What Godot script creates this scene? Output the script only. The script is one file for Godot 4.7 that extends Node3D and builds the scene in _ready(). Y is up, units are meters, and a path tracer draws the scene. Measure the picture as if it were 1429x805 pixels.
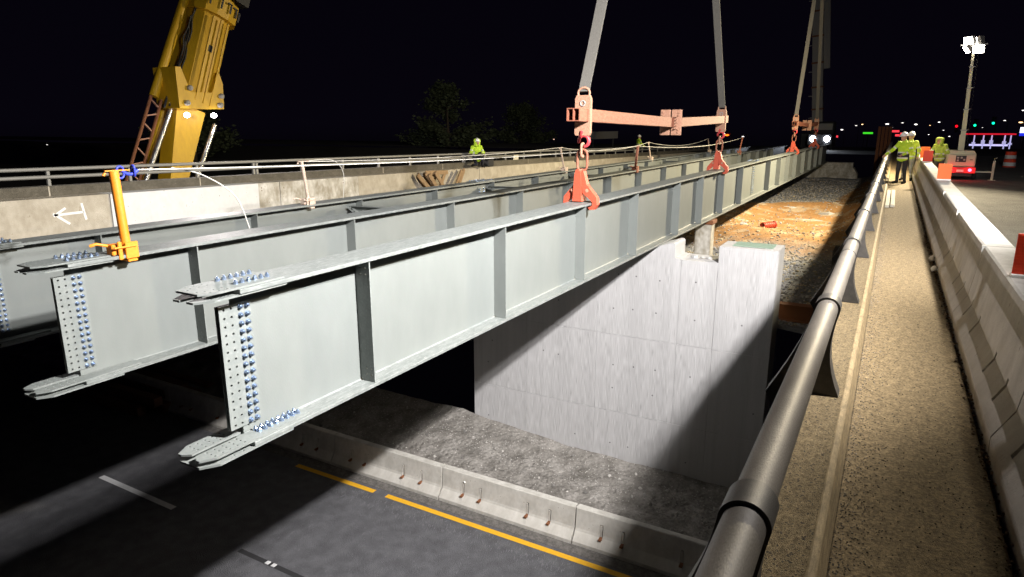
extends Node3D

# ---------------------------------------------------------------- helpers
var names := {}
var M := {}
var rng := RandomNumberGenerator.new()

func lin(r: float, g: float, b: float) -> Color:
	return Color(r, g, b).linear_to_srgb()

func numbered(called: String) -> String:
	if not names.has(called):
		names[called] = 0
		return called
	names[called] += 1
	return "%s_%03d" % [called, names[called]]

func tag(o: Node, label: String, category: String, group := "", kind := "") -> Node:
	if label != "": o.set_meta("label", label)
	if category != "": o.set_meta("category", category)
	if group != "": o.set_meta("group", group)
	if kind != "": o.set_meta("kind", kind)
	return o

func thing(called: String, label: String, category: String, at := Vector3.ZERO, turn := 0.0, group := "") -> Node3D:
	var o := Node3D.new()
	o.name = numbered(called)
	add_child(o)
	o.position = at
	o.rotation.y = turn
	tag(o, label, category, group)
	return o

func S() -> SurfaceTool:
	var st := SurfaceTool.new()
	st.begin(Mesh.PRIMITIVE_TRIANGLES)
	return st

func obj(called: String, st: SurfaceTool, mat: Material, parent: Node = self, at := Vector3.ZERO) -> MeshInstance3D:
	return put(called, st.commit(), mat, parent, Transform3D(Basis(), at))

func put(called: String, mesh: Mesh, mat: Material, parent: Node, x := Transform3D()) -> MeshInstance3D:
	var o := MeshInstance3D.new()
	o.name = numbered(called) if parent == self else called
	o.mesh = mesh
	o.material_override = mat
	parent.add_child(o, true)
	o.transform = x
	return o

func struct(called: String, st: SurfaceTool, mat: Material) -> MeshInstance3D:
	var o := obj(called, st, mat)
	o.set_meta("kind", "structure")
	return o

# a, b, c, d run counter-clockwise seen from outside
func tri(st: SurfaceTool, a: Vector3, b: Vector3, c: Vector3) -> void:
	var n := (b - a).cross(c - a).normalized()
	for p in [a, c, b]:
		st.set_normal(n)
		st.add_vertex(p)

func quad(st: SurfaceTool, a: Vector3, b: Vector3, c: Vector3, d: Vector3) -> void:
	tri(st, a, b, c)
	tri(st, a, c, d)

func box(st: SurfaceTool, c: Vector3, s: Vector3, b := Basis()) -> void:
	var h := s / 2
	var p := []
	for i in 8:
		p.append(c + b * Vector3(h.x * (1 if i & 1 else -1), h.y * (1 if i & 2 else -1), h.z * (1 if i & 4 else -1)))
	quad(st, p[4], p[5], p[7], p[6])
	quad(st, p[1], p[0], p[2], p[3])
	quad(st, p[5], p[1], p[3], p[7])
	quad(st, p[0], p[4], p[6], p[2])
	quad(st, p[6], p[7], p[3], p[2])
	quad(st, p[0], p[1], p[5], p[4])

# box between two corners
func bx(st: SurfaceTool, x0: float, x1: float, y0: float, y1: float, z0: float, z1: float) -> void:
	box(st, Vector3((x0 + x1) / 2, (y0 + y1) / 2, (z0 + z1) / 2), Vector3(absf(x1 - x0), absf(y1 - y0), absf(z1 - z0)))

# box with chamfered edges
func cbox(st: SurfaceTool, c: Vector3, s: Vector3, e: float, b := Basis()) -> void:
	var h := s / 2
	var f := func(sx, sy, sz, ax): # corner pulled in on the two axes other than ax
		var v := Vector3(sx * (h.x - (0.0 if ax == 0 else e)), sy * (h.y - (0.0 if ax == 1 else e)), sz * (h.z - (0.0 if ax == 2 else e)))
		return c + b * v
	for s1 in [-1, 1]:
		var px := [f.call(s1, -1, -1, 0), f.call(s1, 1, -1, 0), f.call(s1, 1, 1, 0), f.call(s1, -1, 1, 0)]
		var py := [f.call(-1, s1, -1, 1), f.call(-1, s1, 1, 1), f.call(1, s1, 1, 1), f.call(1, s1, -1, 1)]
		var pz := [f.call(-1, -1, s1, 2), f.call(1, -1, s1, 2), f.call(1, 1, s1, 2), f.call(-1, 1, s1, 2)]
		for q in [px, py, pz]:
			if s1 > 0: quad(st, q[0], q[1], q[2], q[3])
			else: quad(st, q[3], q[2], q[1], q[0])
	for s1 in [-1, 1]:
		for s2 in [-1, 1]:
			_oq(st, c, f.call(s1, s2, -1, 0), f.call(s1, s2, 1, 0), f.call(s1, s2, 1, 1), f.call(s1, s2, -1, 1))
			_oq(st, c, f.call(s1, -1, s2, 0), f.call(s1, 1, s2, 0), f.call(s1, 1, s2, 2), f.call(s1, -1, s2, 2))
			_oq(st, c, f.call(-1, s1, s2, 1), f.call(1, s1, s2, 1), f.call(1, s1, s2, 2), f.call(-1, s1, s2, 2))
			for s3 in [-1, 1]:
				var a: Vector3 = f.call(s1, s2, s3, 0)
				var d: Vector3 = f.call(s1, s2, s3, 1)
				var g: Vector3 = f.call(s1, s2, s3, 2)
				if (d - a).cross(g - a).dot(a - c) > 0: tri(st, a, d, g)
				else: tri(st, a, g, d)

func _oq(st: SurfaceTool, c: Vector3, p: Vector3, q: Vector3, r: Vector3, s: Vector3) -> void:
	if (q - p).cross(r - p).dot(p - c) > 0: quad(st, p, q, r, s)
	else: quad(st, s, r, q, p)

# polygon in the plane U, V pushed along N by depth (U x V = N)
func extrude(st: SurfaceTool, poly: Array, o: Vector3, U: Vector3, V: Vector3, depth: float) -> void:
	var N := U.cross(V).normalized() * depth
	var pts := PackedVector2Array(poly)
	if Geometry2D.is_polygon_clockwise(pts):
		pts.reverse()
	var t := Geometry2D.triangulate_polygon(pts)
	var P := []
	for p in pts: P.append(o + U * p.x + V * p.y)
	for i in range(0, t.size(), 3):
		var a: Vector2 = pts[t[i]]
		var b: Vector2 = pts[t[i + 1]]
		var c: Vector2 = pts[t[i + 2]]
		var ccw := (b - a).cross(c - a) > 0
		var i0 := t[i]
		var i1 := t[i + 1] if ccw else t[i + 2]
		var i2 := t[i + 2] if ccw else t[i + 1]
		tri(st, P[i0] + N, P[i1] + N, P[i2] + N)
		tri(st, P[i0], P[i2], P[i1])
	for i in P.size():
		var j := (i + 1) % P.size()
		quad(st, P[i], P[j], P[j] + N, P[i] + N)

func tube(st: SurfaceTool, pts: Array, r, n := 8, caps := true) -> void:
	var rings := []
	var up := Vector3.ZERO
	for i in pts.size():
		var d: Vector3
		if i == 0: d = pts[1] - pts[0]
		elif i == pts.size() - 1: d = pts[i] - pts[i - 1]
		else: d = (pts[i + 1] - pts[i]).normalized() + (pts[i] - pts[i - 1]).normalized()
		d = d.normalized()
		if up == Vector3.ZERO:
			up = Vector3.UP if absf(d.y) < 0.9 else Vector3.RIGHT
		var u := d.cross(up).normalized()
		up = u.cross(d).normalized()
		var rr: float = r[i] if r is Array else r
		var ring := []
		for k in n:
			var a := TAU * k / n
			var nn := u * cos(a) + up * sin(a)
			ring.append([pts[i] + nn * rr, nn])
		rings.append(ring)
	for i in rings.size() - 1:
		for k in n:
			var l := (k + 1) % n
			var q := [rings[i][k], rings[i][l], rings[i + 1][l], rings[i + 1][k]]
			for m in [0, 1, 2, 0, 2, 3]:
				st.set_normal(q[m][1])
				st.add_vertex(q[m][0])
	if caps:
		for e in [0, rings.size() - 1]:
			for k in range(1, n - 1):
				if e == 0: tri(st, rings[e][0][0], rings[e][k][0], rings[e][k + 1][0])
				else: tri(st, rings[e][0][0], rings[e][k + 1][0], rings[e][k][0])

# profile of (radius, height) turned about the axis through o along b.y
func lathe(st: SurfaceTool, prof: Array, o: Vector3, n := 16, b := Basis(), smooth := true) -> void:
	if prof[0].y > prof[-1].y:
		prof = prof.duplicate()
		prof.reverse()
	for i in prof.size() - 1:
		var p: Vector2 = prof[i]
		var q: Vector2 = prof[i + 1]
		var t := (q - p).normalized()
		for k in n:
			var a0 := TAU * k / n
			var a1 := TAU * (k + 1) / n
			var v := func(w: Vector2, a): return o + b * Vector3(w.x * cos(a), w.y, w.x * sin(a))
			var nrm := func(a): return b * Vector3(t.y * cos(a), -t.x, t.y * sin(a))
			var am := (a0 + a1) / 2
			for c in [[p, a0], [q, a1], [q, a0], [p, a0], [p, a1], [q, a1]]:
				st.set_normal(nrm.call(c[1] if smooth else am))
				st.add_vertex(v.call(c[0], c[1]))

# closed ring of tube through the points
func ring(st: SurfaceTool, pts: Array, r: float, n := 8) -> void:
	var p := pts.duplicate()
	p.append(pts[0])
	tube(st, p, r, n, false)

func stadium(c: Vector3, U: Vector3, V: Vector3, w: float, h: float) -> Array:
	var out := []
	for i in 9:
		var a := PI * i / 8.0
		out.append(c + U * (w * cos(a)) + V * (h + w * sin(a)))
	for i in 9:
		var a := PI + PI * i / 8.0
		out.append(c + U * (w * cos(a)) + V * (-h + w * sin(a)))
	return out

func curve(pts: Array, n: int) -> Array:
	var c := Curve3D.new()
	for i in pts.size():
		var t: Vector3 = (pts[mini(i + 1, pts.size() - 1)] - pts[maxi(i - 1, 0)]) / 6.0
		c.add_point(pts[i], -t, t)
	var out := []
	for i in n + 1:
		out.append(c.sample_baked(c.get_baked_length() * i / n, true))
	return out

func sag(a: Vector3, b: Vector3, drop: float, n := 12) -> Array:
	var out := []
	for i in n + 1:
		var t := float(i) / n
		out.append(a.lerp(b, t) - Vector3(0, drop * 4 * t * (1 - t), 0))
	return out

# ---------------------------------------------------------------- materials
var gray := {}
func noise_img(sd: int, freq: float, oct: int, size := 512) -> PackedByteArray:
	var key := "%d_%f_%d_%d" % [sd, freq, oct, size]
	if gray.has(key): return gray[key]
	var n := FastNoiseLite.new()
	n.seed = sd
	n.noise_type = FastNoiseLite.TYPE_SIMPLEX_SMOOTH
	n.frequency = freq
	n.fractal_octaves = oct
	var im := n.get_seamless_image(size, size)
	im.convert(Image.FORMAT_L8)
	gray[key] = im.get_data()
	return gray[key]

# colour from coarse patches, medium mottle and fine grain
func mottled(sd: int, a: Color, b: Color, spot: Color, f: Array, w: Array, spots := 0.0, size := 512) -> ImageTexture:
	var n1 := noise_img(sd, f[0], 4, size)
	var n2 := noise_img(sd + 1, f[1], 3, size)
	var n3 := noise_img(sd + 2, 0.45, 2, size)
	var out := PackedByteArray()
	out.resize(size * size * 3)
	for i in size * size:
		var v: float = clampf(0.5 + (n1[i] / 255.0 - 0.5) * w[0] + (n2[i] / 255.0 - 0.5) * w[1] + (n3[i] / 255.0 - 0.5) * w[2], 0, 1)
		var c := a.lerp(b, v)
		if spots > 0.0 and n2[i] / 255.0 > 1.0 - spots:
			c = c.lerp(spot, clampf((n2[i] / 255.0 - 1.0 + spots) * 9.0, 0, 1))
		out[i * 3] = int(c.r * 255)
		out[i * 3 + 1] = int(c.g * 255)
		out[i * 3 + 2] = int(c.b * 255)
	var im := Image.create_from_data(size, size, false, Image.FORMAT_RGB8, out)
	im.generate_mipmaps()
	return ImageTexture.create_from_image(im)

func normal_tex(sd: int, freq: float, oct: int, strength: float) -> ImageTexture:
	var im := Image.create_from_data(512, 512, false, Image.FORMAT_L8, noise_img(sd, freq, oct))
	im.convert(Image.FORMAT_RGBA8)
	im.bump_map_to_normal_map(strength)
	return ImageTexture.create_from_image(im)

func mat(c: Color, rough := 0.7, metal := 0.0) -> StandardMaterial3D:
	var m := StandardMaterial3D.new()
	m.albedo_color = c
	m.roughness = rough
	m.metallic = metal
	return m

func tmat(t: Texture2D, scale: Vector3, rough := 0.85, normal: Texture2D = null, nscale := 1.0, metal := 0.0) -> StandardMaterial3D:
	var m := mat(Color.WHITE, rough, metal)
	m.albedo_texture = t
	m.uv1_triplanar = true
	m.uv1_world_triplanar = true
	m.uv1_scale = scale
	if normal:
		m.normal_enabled = true
		m.normal_texture = normal
		m.normal_scale = nscale
	return m

func glow(c: Color, e: float) -> StandardMaterial3D:
	var m := mat(c, 0.5)
	m.emission_enabled = true
	m.emission = c
	m.emission_energy_multiplier = e
	return m

func make_materials() -> void:
	var grit := normal_tex(40, 0.25, 3, 6.0)
	var fine := normal_tex(41, 0.4, 2, 3.0)
	var lump := normal_tex(42, 0.05, 4, 8.0)
	M.paint = tmat(mottled(1, lin(.128, .141, .134), lin(.176, .19, .18), lin(.225, .238, .226), [.006, .03], [.32, .2, .05], .1), Vector3(.5, .16, .4), .5, fine, .04)
	M.flange = tmat(mottled(4, lin(.115, .128, .122), lin(.21, .225, .216), lin(.31, .32, .305), [.02, .06], [.8, .7, .2], .24), Vector3(1.6, 1.6, .35), .55, fine, .25)
	M.plate = tmat(mottled(7, lin(.13, .145, .138), lin(.2, .215, .205), lin(.3, .31, .3), [.01, .05], [.6, .5, .2], .15), Vector3.ONE, .55, fine, .2)
	M.bolt = mat(lin(.30, .38, .52), .28, .85)
	M.form = tmat(mottled(10, lin(.41, .405, .405), lin(.505, .5, .5), lin(.36, .35, .35), [.004, .012], [.8, .5, .04], .1, 1024), Vector3(.5, .01, .5), .9, fine, .3)
	M.formtop = tmat(mottled(13, lin(.36, .36, .355), lin(.55, .545, .53), lin(.3, .3, .28), [.02, .06], [.7, .5, .2], .1), Vector3.ONE, .9, fine, .4)
	M.barrier = tmat(mottled(16, lin(.43, .41, .365), lin(.63, .61, .56), lin(.26, .23, .19), [.01, .035], [.9, .5, .15], .16), Vector3(.42, .3, .42), .9, fine, .4)
	M.walk = tmat(mottled(22, lin(.08, .055, .025), lin(.38, .28, .145), lin(.06, .043, .024), [.014, .045], [.5, 1.0, .8], .2, 1024), Vector3(.8, .8, .8), .95, fine, .6)
	M.kerb = tmat(mottled(25, lin(.09, .063, .028), lin(.4, .3, .155), lin(.04, .03, .018), [.02, .05], [.5, 1.2, .6], .34), Vector3(1.3, 1.3, 1.1), .95, grit, 1.6)
	M.kerbface = tmat(mottled(28, lin(.09, .063, .028), lin(.4, .3, .155), lin(.04, .03, .018), [.02, .05], [.6, .6, .3], .22), Vector3(2, 2, .4), .8, fine, .4)
	M.asphalt = tmat(mottled(31, lin(.07, .07, .076), lin(.19, .19, .202), lin(.34, .34, .36), [.006, .09], [.5, .55, 1.0], .2, 1024), Vector3(.33, .33, .33), .8, grit, .9)
	M.deckroad = tmat(mottled(34, lin(.09, .085, .075), lin(.19, .18, .16), lin(.06, .055, .05), [.006, .05], [.7, .35, .6], .13), Vector3(.25, .25, .25), .9, grit, .7)
	M.shoulder = tmat(mottled(37, lin(.1, .092, .085), lin(.24, .225, .205), lin(.03, .03, .03), [.02, .06], [.9, .7, .5], .2), Vector3(.6, .6, .6), .95, grit, .8)
	M.dirt = tmat(mottled(43, lin(.12, .11, .096), lin(.37, .35, .32), lin(.075, .066, .056), [.006, .04], [1.1, .6, .5], .15, 1024), Vector3(.22, .22, .22), .95, lump, .9)
	M.stone = mat(Color.WHITE, .9)
	M.stone.vertex_color_use_as_albedo = true
	M.ground = tmat(mottled(46, lin(.02, .021, .018), lin(.05, .048, .04), lin(.015, .015, .012), [.01, .05], [.8, .5, .3], .1), Vector3(.1, .1, .1), .95)
	M.soil = mat(Color.WHITE, .95)
	M.soil.vertex_color_use_as_albedo = true
	M.soil.uv1_triplanar = true
	M.soil.uv1_world_triplanar = true
	M.soil.uv1_scale = Vector3(.6, .6, .6)
	M.soil.albedo_texture = mottled(49, lin(.5, .5, .5), lin(1, 1, 1), lin(.4, .4, .4), [.02, .07], [.8, .6, .6], .15)
	M.soil.normal_enabled = true
	M.soil.normal_texture = lump
	M.oldwall = tmat(mottled(52, lin(.33, .29, .22), lin(.5, .455, .37), lin(.25, .21, .15), [.012, .04], [.9, .5, .15], .16), Vector3(.3, .2, .3), .9, fine, .4)
	M.whitewash = tmat(mottled(55, lin(.55, .55, .54), lin(.68, .68, .665), lin(.22, .2, .18), [.01, .035], [.5, .5, .1], .13), Vector3(.3, .25, .35), .85, fine, .3)
	M.stained = tmat(mottled(58, lin(.3, .27, .21), lin(.62, .6, .55), lin(.2, .16, .11), [.012, .04], [1.2, .7, .15], .18), Vector3(.3, .2, .3), .9, fine, .4)
	M.parapet = tmat(mottled(61, lin(.075, .066, .048), lin(.145, .13, .1), lin(.2, .18, .14), [.012, .06], [.8, .6, .4], .12), Vector3(.4, .4, .3), .95, grit, .6)
	M.alu = tmat(mottled(64, lin(.075, .066, .054), lin(.135, .12, .1), lin(.06, .05, .04), [.012, .04], [.8, .5, .15], .15), Vector3(1.2, 1.2, .25), .55, fine, .12, .15)
	M.post = tmat(mottled(67, lin(.035, .033, .03), lin(.065, .06, .054), lin(.025, .022, .02), [.02, .06], [.7, .5, .2], .15), Vector3(1.5, 1.5, 1.5), .5, fine, .2, .3)
	M.railgrey = mat(lin(.24, .235, .215), .55, .25)
	M.primer = tmat(mottled(70, lin(.19, .058, .032), lin(.36, .13, .075), lin(.34, .2, .14), [.02, .07], [.9, .7, .2], .2), Vector3(1.5, 1.5, .6), .7, fine, .3)
	M.primerpale = tmat(mottled(73, lin(.27, .12, .07), lin(.46, .27, .185), lin(.2, .07, .035), [.03, .08], [1, .7, .2], .18), Vector3(2, 2, 2), .7, fine, .3)
	M.clampred = tmat(mottled(76, lin(.36, .045, .02), lin(.55, .1, .05), lin(.55, .3, .22), [.03, .09], [.8, .6, .2], .2), Vector3(2.5, 2.5, 2.5), .6, fine, .3)
	M.hookred = mat(lin(.55, .05, .06), .5)
	M.orange = tmat(mottled(79, lin(.62, .19, .01), lin(.78, .27, .02), lin(.4, .12, .02), [.02, .08], [.6, .5, .2], .12), Vector3(2, 2, 2), .5, fine, .2)
	M.rustwhite = tmat(mottled(82, lin(.5, .42, .34), lin(.62, .55, .47), lin(.35, .1, .03), [.05, .06], [.5, .6, .1], .4), Vector3(2, 1, 2), .7)
	M.rust = tmat(mottled(85, lin(.14, .05, .02), lin(.32, .13, .055), lin(.08, .04, .02), [.04, .1], [.9, .7, .3], .2), Vector3(2, 2, 2), .9, grit, .5)
	M.sling = tmat(mottled(88, lin(.085, .08, .07), lin(.165, .157, .14), lin(.05, .047, .04), [.05, .1], [.6, .8, .5], .2), Vector3(2, .7, 2), .95, grit, .5)
	M.rope = mat(lin(.55, .53, .48), .9)
	M.blue = mat(lin(.03, .05, .42), .5)
	M.black = mat(lin(.012, .012, .013), .6)
	M.rubber = mat(lin(.02, .02, .02), .85)
	M.crane = tmat(mottled(91, lin(.5, .29, .008), lin(.66, .4, .012), lin(.28, .16, .012), [.01, .04], [.6, .4, .12], .1), Vector3(.4, .15, .4), .5, fine, .1)
	M.cranegrey = mat(lin(.3, .29, .27), .55, .1)
	M.chrome = mat(lin(.6, .6, .58), .25, .9)
	M.cream = mat(lin(.5, .46, .33), .55)
	M.redpaint = mat(lin(.45, .02, .025), .5)
	M.panelorange = mat(lin(.85, .13, .015), .6)
	M.panelred = mat(lin(.8, .06, .015), .6)
	M.whitepaint = mat(lin(.75, .75, .72), .7)
	M.yellowline = tmat(mottled(94, lin(.7, .36, .01), lin(.85, .47, .02), lin(.3, .2, .05), [.02, .09], [.5, .5, .2], .13), Vector3(.8, .8, .8), .75)
	M.whiteline = tmat(mottled(97, lin(.6, .6, .6), lin(.78, .78, .78), lin(.3, .3, .3), [.02, .09], [.5, .5, .2], .1), Vector3(.8, .8, .8), .75)
	M.timber = tmat(mottled(100, lin(.2, .125, .06), lin(.42, .28, .15), lin(.12, .07, .03), [.02, .07], [.9, .6, .3], .15), Vector3(3, .4, 3), .85)
	M.darktimber = tmat(mottled(103, lin(.13, .06, .035), lin(.27, .13, .08), lin(.07, .035, .02), [.02, .07], [.9, .6, .3], .15), Vector3(.5, 3, 3), .9)
	M.board = mat(lin(.5, .47, .38), .8)
	M.tank = mat(lin(.3, .42, .34), .4)
	M.figure = mat(Color.WHITE, .8)
	M.figure.vertex_color_use_as_albedo = true
	M.helmet = mat(lin(.72, .72, .7), .35)
	M.bark = mat(lin(.06, .045, .03), .95)
	M.leaf = mat(lin(.05, .065, .03), .8)
	M.dark = mat(lin(.03, .03, .032), .7)
	M.carwhite = mat(lin(.4, .4, .42), .4)
	M.pipe_red = mat(lin(.5, .06, .03), .5)

# ---------------------------------------------------------------- bolts, perforated plates
var bolt_mesh: ArrayMesh
func make_bolt() -> void: # axis along +y, seat at y = 0
	var st := S()
	lathe(st, [Vector2(0, 0), Vector2(.024, 0), Vector2(.024, .005), Vector2(.02, .006), Vector2(.0, .006)].slice(1), Vector3.ZERO, 12)
	lathe(st, [Vector2(.0205, .006), Vector2(.0205, .024), Vector2(.0175, .028), Vector2(.0105, .028)], Vector3.ZERO, 6, Basis(), false)
	lathe(st, [Vector2(.0115, .028), Vector2(.0115, .038), Vector2(.009, .041), Vector2(0, .041)], Vector3.ZERO, 8)
	bolt_mesh = st.commit()

func bolt(parent: Node, at: Vector3, axis: Vector3) -> void:
	var b := Basis(Quaternion(Vector3.UP, axis)) * Basis(Vector3.UP, rng.randf() * TAU)
	put("bolt", bolt_mesh, M.bolt, parent, Transform3D(b, at))

# plate with real holes; poly in U, V; N = U x V is the side the plate grows to
func holed(called: String, poly: Array, o: Vector3, U: Vector3, V: Vector3, t: float, holes: Array, mt: Material, parent: Node, r := .0125) -> Node3D:
	var N := U.cross(V).normalized()
	var p := CSGPolygon3D.new()
	p.name = called
	var pts := PackedVector2Array(poly)
	if Geometry2D.is_polygon_clockwise(pts): pts.reverse()
	p.polygon = pts
	p.depth = t
	p.material = mt
	parent.add_child(p, true)
	p.transform = Transform3D(Basis(U, V, N), o + N * t)
	for h in holes:
		var c := CSGCylinder3D.new()
		c.name = "hole"
		c.radius = r
		c.height = t * 6
		c.sides = 8
		c.material = mt
		c.operation = CSGShape3D.OPERATION_SUBTRACTION
		p.add_child(c, true)
		c.transform = Transform3D(Basis(Vector3.RIGHT, PI / 2), Vector3(h.x, h.y, 0))
	return p

# ---------------------------------------------------------------- girder
# x: web centre line, top: top of the top flange, dz: shift of the near end
func girder(label: String, x: float, top: float, dz: float, z1: float, stiff: Array, low_bolts: bool, splices: Array) -> Node3D:
	var g := thing("steel_girder", label, "girder", Vector3(x, top, dz), 0, "steel girders set across the road")
	var D := 1.455
	var zl := z1 - dz
	var st := S()
	bx(st, -.01, .01, -D + .04, -.04, -3.69, zl)
	obj("web", st, M.paint, g)
	st = S()
	cbox(st, Vector3(0, -.02, (-3.63 + zl) / 2), Vector3(.46, .04, -3.63 - zl), .003)
	obj("top_flange", st, M.flange, g)
	st = S()
	cbox(st, Vector3(0, -D + .02, (-3.63 + zl) / 2), Vector3(.46, .04, -3.63 - zl), .003)
	obj("bottom_flange", st, M.flange, g)
	# fillet welds along the web
	st = S()
	for s in [-1, 1]:
		extrude(st, [Vector2(0, 0), Vector2(.014, 0), Vector2(0, .014)], Vector3(s * .0101, -D + .0401, zl + .02), Vector3(s, 0, 0), Vector3.UP, (-3.72 - zl) * s)
	obj("weld", st, M.flange, g)
	# stiffeners
	for i in stiff.size():
		var z: float = stiff[i] - dz
		var poly := [Vector2(.0, -D + .085), Vector2(.035, -D + .042), Vector2(.2, -D + .042), Vector2(.2, -.042), Vector2(.035, -.042), Vector2(.0, -.085)]
		if i == 0:
			var hs := []
			for a in [.07, .14]:
				for b in [.12, .19]:
					hs.append(Vector2(a, -b))
					hs.append(Vector2(a + .02, -D + b))
			holed("stiffener", poly, Vector3(.0105, 0, z), Vector3.RIGHT, Vector3.UP, .018, hs, M.plate, g, .011)
		else:
			st = S()
			extrude(st, poly, Vector3(.0105, 0, z), Vector3.RIGHT, Vector3.UP, .018)
			obj("stiffener", st, M.paint, g)
		st = S()
		var back := []
		for p in poly: back.append(Vector2(-p.x, p.y))
		extrude(st, back, Vector3(-.0105, 0, z), Vector3.RIGHT, Vector3.UP, .018)
		obj("stiffener", st, M.paint, g)
	# field splice at the free end: web plates
	var holes := []
	for r in 15:
		for c in [.05, .125]:
			holes.append(Vector2(c, .035 + r * .0775))
	var rect := [Vector2(0, 0), Vector2(.335, 0), Vector2(.335, 1.155), Vector2(0, 1.155)]
	var yb := -D + .132
	holed("web_splice_plate", rect, Vector3(.0265, yb, -3.55), Vector3(0, 0, -1), Vector3.UP, -.016 if false else .016, holes, M.plate, g).position.x = .0265
	holed("web_splice_plate", rect, Vector3(-.0105, yb, -3.55), Vector3(0, 0, -1), Vector3.UP, .016, holes, M.plate, g).position.x = -.0105
	for r in 15:
		for c in [.215, .285]:
			bolt(g, Vector3(.0267, yb + .035 + r * .0775, -3.55 - c), Vector3.RIGHT)
	# top: one plate above, two strips below
	var hole4 := []
	for zz in [.12, .2, .28]:
		for xx in [-.165, -.095, .095, .165]:
			hole4.append(Vector2(xx, zz))
	hole4.append(Vector2(-.06, .07))
	hole4.append(Vector2(.06, .07))
	holed("flange_splice_plate", [Vector2(-.21, .17), Vector2(-.14, .02), Vector2(.14, .02), Vector2(.21, .17), Vector2(.21, .86), Vector2(-.21, .86)], Vector3(0, .003, -3.27), Vector3.RIGHT, Vector3(0, 0, -1), .018, hole4, M.plate, g)
	for s in [-1, 1]:
		var hs := []
		for zz in [.14, .22, .3]:
			hs.append(Vector2(s * .095, zz))
			hs.append(Vector2(s * .165, zz))
		var strip := [Vector2(s * .045, .0), Vector2(s * .13, .0), Vector2(s * .215, .14), Vector2(s * .215, .9), Vector2(s * .045, .9)]
		holed("flange_splice_plate", strip, Vector3(0, -.06, -3.25), Vector3.RIGHT, Vector3(0, 0, -1), .018, hs, M.plate, g)
		var stripb := [Vector2(s * .025, .05), Vector2(s * .1, .0), Vector2(s * .14, .0), Vector2(s * .215, .13), Vector2(s * .215, .62), Vector2(s * .19, 1.2), Vector2(s * .025, 1.2)]
		var hb := []
		for k in 5:
			for xx in [.06, .115, .17]:
				hb.append(Vector2(s * xx, .13 + k * .076))
		holed("flange_splice_plate", stripb, Vector3(0, -D + .0415, -3.13), Vector3.RIGHT, Vector3(0, 0, -1), .018, hb, M.plate, g)
	holed("flange_splice_plate", [Vector2(-.21, .14), Vector2(-.13, .0), Vector2(.13, .0), Vector2(.225, .14), Vector2(.225, .95), Vector2(-.21, .95)], Vector3(0, -D - .023, -3.13), Vector3.RIGHT, Vector3(0, 0, -1), .02, [Vector2(.19, .3), Vector2(.19, .4), Vector2(.19, .5)], M.plate, g)
	for k in 6:
		for xx in [-.15, .09]:
			bolt(g, Vector3(xx, .0215, -3.7 - k * .068), Vector3.UP)
	if low_bolts:
		for k in 8:
			for xx in [.06, .115]:
				bolt(g, Vector3(xx, -D + .06, -3.78 - k * .066), Vector3.UP)
	# field splices further along
	for z in splices:
		st = S()
		bx(st, .0105, .0265, -D + .13, -.17, z - dz - .2, z - dz + .2)
		obj("web_splice_plate", st, M.plate, g)
		for r in 13:
			for c in [-.12, .12]:
				bolt(g, Vector3(.0267, -D + .2 + r * .085, z - dz + c), Vector3.RIGHT)
		st = S()
		bx(st, -.21, .21, .003, .02, z - dz - .5, z - dz + .5)
		obj("flange_splice_plate", st, M.plate, g)
		for r in 8:
			for c in [-.14, .14]:
				bolt(g, Vector3(c, .0205, z - dz - .42 + r * .12), Vector3.UP)
	return g

# ---------------------------------------------------------------- concrete barrier, local: length along +x, road face towards +z
func barrier(called: String, label: String, at: Vector3, turn: float, L: float, prof: Array, cut: Array, pockets: Array, pw: float, mt: Material, group: String) -> Node3D:
	var b := thing(called, label, "barrier", at, turn, group)
	var st := S()
	var edges := [0.0]
	for p in pockets:
		edges.append(p - pw / 2)
		edges.append(p + pw / 2)
	edges.append(L)
	for i in edges.size() - 1:
		# profile in (z, y), pushed along x
		extrude(st, prof if i % 2 == 0 else cut, Vector3(edges[i], 0, 0), Vector3(0, 0, -1), Vector3.UP, edges[i + 1] - edges[i])
	obj("body", st, mt, b)
	return b

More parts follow.
